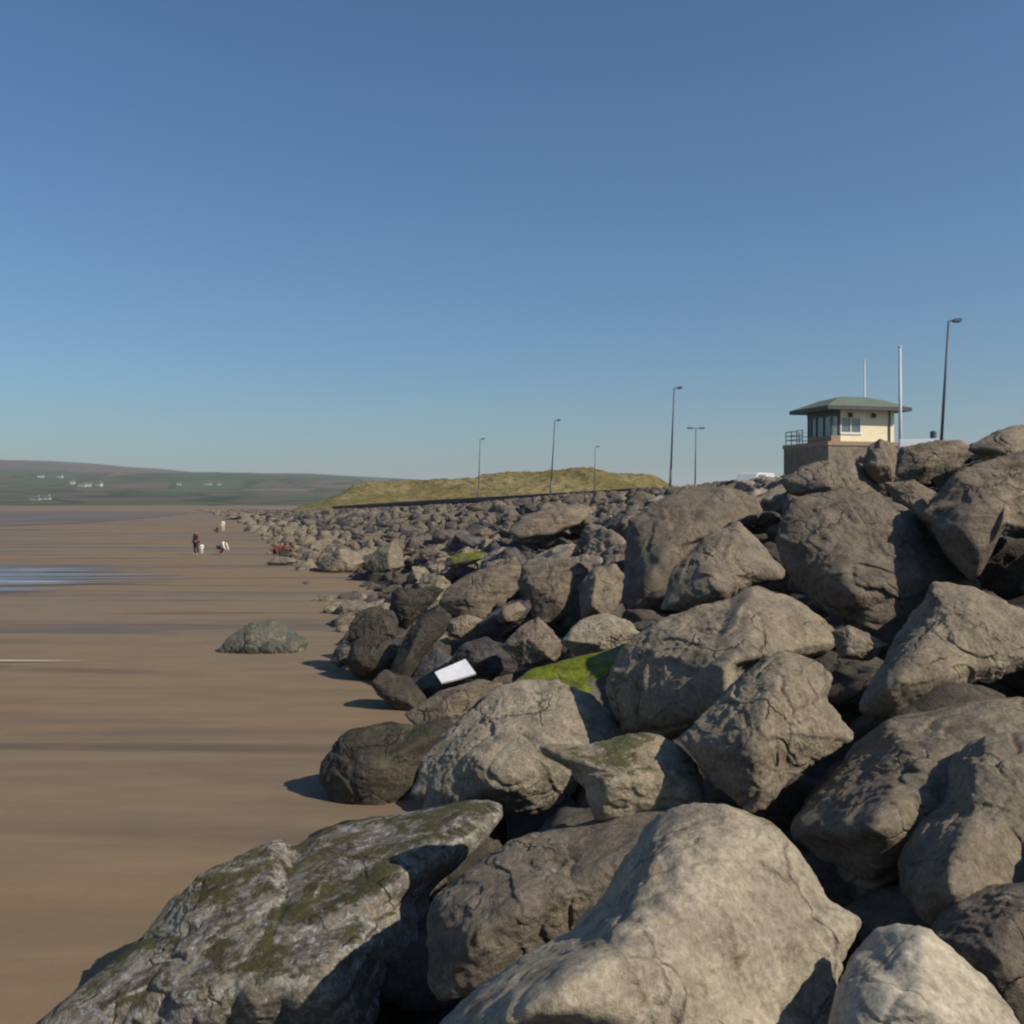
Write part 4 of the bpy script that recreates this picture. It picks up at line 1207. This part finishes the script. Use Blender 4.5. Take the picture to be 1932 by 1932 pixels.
def person(loc, rz, label, H, pose, top, bottom, hair):
    """joints in body units of height 1; x right, -y forward, z up"""
    o = empty('person', loc, rz)
    J = {}
    if pose == 'stand':
        J = dict(pel=(0,0,.52), che=(0,.005,.70), nck=(0,0,.83), hd=(0,-.01,.925), ls=(-.105,0,.80), rs=(.105,0,.80),
                 le=(-.15,.02,.64), re=(.14,-.02,.64), lw=(-.16,-.05,.50), rw=(.13,-.12,.54), lf=(-.16,-.08,.45), rf=(.12,-.16,.53),
                 lh=(-.055,0,.50), rh=(.055,0,.50), lk=(-.07,-.02,.28), rk=(.065,.01,.28), la=(-.075,.02,.045), ra=(.07,.04,.045), lt=(-.085,-.09,.02), rt=(.08,-.07,.02))
    elif pose == 'bend':
        J = dict(pel=(0,.10,.34), che=(0,-.06,.46), nck=(0,-.16,.53), hd=(0,-.23,.57), ls=(-.10,-.13,.52), rs=(.10,-.13,.52),
                 le=(-.13,-.18,.36), re=(.13,-.20,.36), lw=(-.10,-.25,.24), rw=(.09,-.28,.22), lf=(-.09,-.28,.18), rf=(.08,-.31,.16),
                 lh=(-.055,.10,.32), rh=(.055,.10,.32), lk=(-.09,-.08,.24), rk=(.09,-.06,.24), la=(-.08,.06,.045), ra=(.08,.08,.045), lt=(-.09,-.05,.02), rt=(.09,-.03,.02))
    else:   # sitting on the ground, knees raised
        J = dict(pel=(0,.06,.08), che=(0,.08,.26), nck=(0,.05,.39), hd=(0,.03,.49), ls=(-.105,.06,.36), rs=(.105,.06,.36),
                 le=(-.16,.0,.22), re=(.16,.0,.22), lw=(-.10,-.13,.20), rw=(.10,-.13,.20), lf=(-.07,-.17,.19), rf=(.07,-.17,.19),
                 lh=(-.055,.04,.08), rh=(.055,.04,.08), lk=(-.08,-.17,.22), rk=(.08,-.17,.22), la=(-.07,-.27,.045), ra=(.07,-.27,.045), lt=(-.075,-.36,.02), rt=(.075,-.36,.02))
    P = {k: tuple(c * H for c in v) for k, v in J.items()}
    names = list(P)
    ix = {k: i for i, k in enumerate(names)}
    E = [('pel','che'),('che','nck'),('nck','hd'),('che','ls'),('che','rs'),('ls','le'),('rs','re'),('le','lw'),('re','rw'),('lw','lf'),('rw','rf'),
         ('pel','lh'),('pel','rh'),('lh','lk'),('rh','rk'),('lk','la'),('rk','ra'),('la','lt'),('ra','rt')]
    rad = dict(pel=.075, che=.082, nck=.030, hd=.058, ls=.042, rs=.042, le=.027, re=.027, lw=.019, rw=.019, lf=.02, rf=.02, lh=.056, rh=.056,
               lk=.036, rk=.036, la=.024, ra=.024, lt=.02, rt=.02)
    skin_mesh('body', [P[k] for k in names], [(ix[a], ix[b]) for a, b in E], [rad[k] * H for k in names], M['skin'], o)
    def sub_skin(nm, keys, g, mat):
        idx = {k: i for i, k in enumerate(keys)}
        es = [(idx[a], idx[b]) for a, b in E if a in idx and b in idx]
        return skin_mesh(nm, [P[k] for k in keys], es, [rad[k] * H * g for k in keys], mat, o)
    sub_skin('jacket', ['che','pel','ls','rs','le','re','lw','rw'], 1.22, top)
    sub_skin('trousers', ['pel','lh','rh','lk','rk','la','ra'], 1.2, bottom)
    h = Vector(P['hd'])
    hv = [tuple(h + Vector((0, .012 * H, -.005 * H))), tuple(h + Vector((0, .008 * H, .035 * H)))]
    skin_mesh('hair', hv, [(0, 1)], [.060 * H, .052 * H], hair, o)
    tag(o, label, 'person', 'people on the beach')
    return o
def sandp(px, py):
    p = on_sand(px, py); return (p.x, p.y, 0.01)
maroon = cloth('maroon', (0.13, 0.05, 0.035)); darkb = cloth('dark', (0.045, 0.035, 0.03)); white = cloth('white', (0.72, 0.66, 0.60))
wine = cloth('wine', (0.12, 0.045, 0.05)); red = cloth('red', (0.17, 0.045, 0.032)); pink = cloth('pink', (0.27, 0.125, 0.10)); creamc = cloth('cream', (0.66, 0.56, 0.42))
person(sandp(370, 1047), R(-30), 'adult standing on the sand in a dark maroon top', 1.86, 'stand', maroon, darkb, M['hair_dark'])
person(sandp(381, 1046), R(40), 'small child in white standing beside the adult in maroon', 0.86, 'stand', white, white, M['hair_fair'])
person(sandp(418, 1047), R(75), 'person in a white top bending down over the sand', 1.75, 'bend', white, wine, M['hair_dark'])
person(sandp(421, 1003), R(20), 'person in cream standing farther up the beach', 1.55, 'stand', creamc, creamc, M['hair_fair'])
person(sandp(409, 1005), R(-60), 'person in dark clothes sitting beside the one in cream', 1.70, 'sit', darkb, maroon, M['hair_dark'])
person(sandp(519, 1045), R(-20), 'person in a faded pink top sitting near the rocks', 1.75, 'sit', pink, red, M['hair_fair'])
person(sandp(531, 1046), R(15), 'person in bright red sitting at the middle of the group by the rocks', 1.75, 'sit', red, darkb, M['hair_dark'])
person(sandp(543, 1046), R(40), 'person in dark red sitting at the rock end of the group', 1.75, 'sit', maroon, darkb, M['hair_dark'])
M['bag'] = plain('dark_bag_cloth', (0.025, 0.03, 0.022), 0.8)
bp2 = sandp(537, 1050)
bag = empty('beach_bag', bp2, R(20))
MB().prism([(-.38, 0), (.38, 0), (.34, .30), (.22, .38), (-.22, .38), (-.34, .30)], -.16, .16, 'y').build('bag_body', M['bag'], bag, bevel=0.03)
MB().tube((-.18, 0, .38), (-.10, 0, .50), .018).tube((-.10, 0, .50), (.10, 0, .50), .018).tube((.10, 0, .50), (.18, 0, .38), .018).build('handle', M['bag'], bag)
tag(bag, 'dark beach bag on the sand in front of the seated group', 'bag')

# ---------------------------------------------------------------- far houses on the hills
M['house_white'] = plain('white_house_wall', (0.42, 0.41, 0.39), 0.85, var=0.04)
M['house_roof'] = plain('slate_roof', (0.09, 0.085, 0.085), 0.8)
M['house_pink'] = plain('pale_pink_wall', (0.42, 0.32, 0.28), 0.85, var=0.06)
def hill_at(px, py):
    for Y in np.arange(660, 3400, 10.0):
        p = at(px, py, Y)
        if p.z <= hill_z(np.array([p.x]), np.array([Y]))[0]: return p
    return at(px, py, 2500)
def house(px, py, L, Dp, Hh, rz, label, wall_m, group='far houses on the hills'):
    p = hill_at(px, py); L *= 0.72; Dp *= 0.72; Hh *= 0.8
    z = hill_z(np.array([p.x]), np.array([p.y]))[0]
    o = empty('house', (p.x, p.y, z - 0.8), rz)
    MB().box(-L/2, L/2, -Dp/2, Dp/2, 0, Hh).build('wall', wall_m, o)
    rf_ = MB().prism([(-Dp/2 - .4, Hh), (Dp/2 + .4, Hh), (0, Hh + Dp * .38)], -L/2 - .3, L/2 + .3, 'x').build('roof', M['house_roof'], o)
    MB().box(L/2 - 1.3, L/2 - .4, -.5, .5, Hh + Dp * .38 - .9, Hh + Dp * .38 + 1.1).build('chimney', wall_m, rf_)
    for x in np.linspace(-L/2 + 1.5, L/2 - 1.5, max(2, int(L / 3.5))):
        w = MB().box(x - .5, x + .5, -Dp/2 - .03, -Dp/2 + .05, Hh * .45, Hh * .45 + 1.3).build('window', M['glass'], o)
    tag(o, label, 'house', group)
house(137, 915, 10, 8, 7.0, R(8), 'small tall white house at the left end of the white hamlet', M['house_white'])
house(155, 918, 16, 8, 5.0, R(-5), 'long white house in the middle of the white hamlet', M['house_white'])
house(167, 918, 12, 8, 5.5, R(12), 'white house right of the long one in the hamlet', M['house_white'])
house(187, 918, 13, 9, 6.5, R(-15), 'white house at the right end of the white hamlet', M['house_white'])
house(77, 902, 15, 9, 5.5, R(10), 'pale house high on the hill, left of another', M['house_white'])
house(113, 902, 15, 9, 5.5, R(-8), 'pale house high on the hill above the white hamlet', M['house_white'])
house(88, 943, 10, 6, 3.6, R(4), 'low white house near the far beach', M['house_white'])
house(66, 944, 13, 6, 3.2, R(-3), 'low pinkish house near the far beach', M['house_pink'])
house(337, 915, 10, 7, 4.0, R(6), 'lone pale house where the hill ridge dips', M['house_white'])
house(392, 916, 16, 8, 4.2, R(-4), 'pale farmhouse right of the lone pale house', M['house_white'])
house(414, 916, 9, 7, 4.0, R(14), 'small pale shed beside the farmhouse', M['house_pink'])

# ---------------------------------------------------------------- haze over the bay
hz, n, l, b = new_mat('sea_haze')
n.remove(b)
pv = n.new('ShaderNodeVolumePrincipled')
pv.inputs['Color'].default_value = (0.93, 0.96, 0.98, 1)
pv.inputs['Density'].default_value = 0.00013
pv.inputs['Anisotropy'].default_value = 0.2
l.new(pv.outputs[0], n['Material Output'].inputs['Volume'])
hb = MB().box(-9500, 9500, -9500, 9500, -3, 190).build('haze', hz)
tag(hb, 'thin pale sea haze hanging over the whole bay', 'haze', kind='stuff')
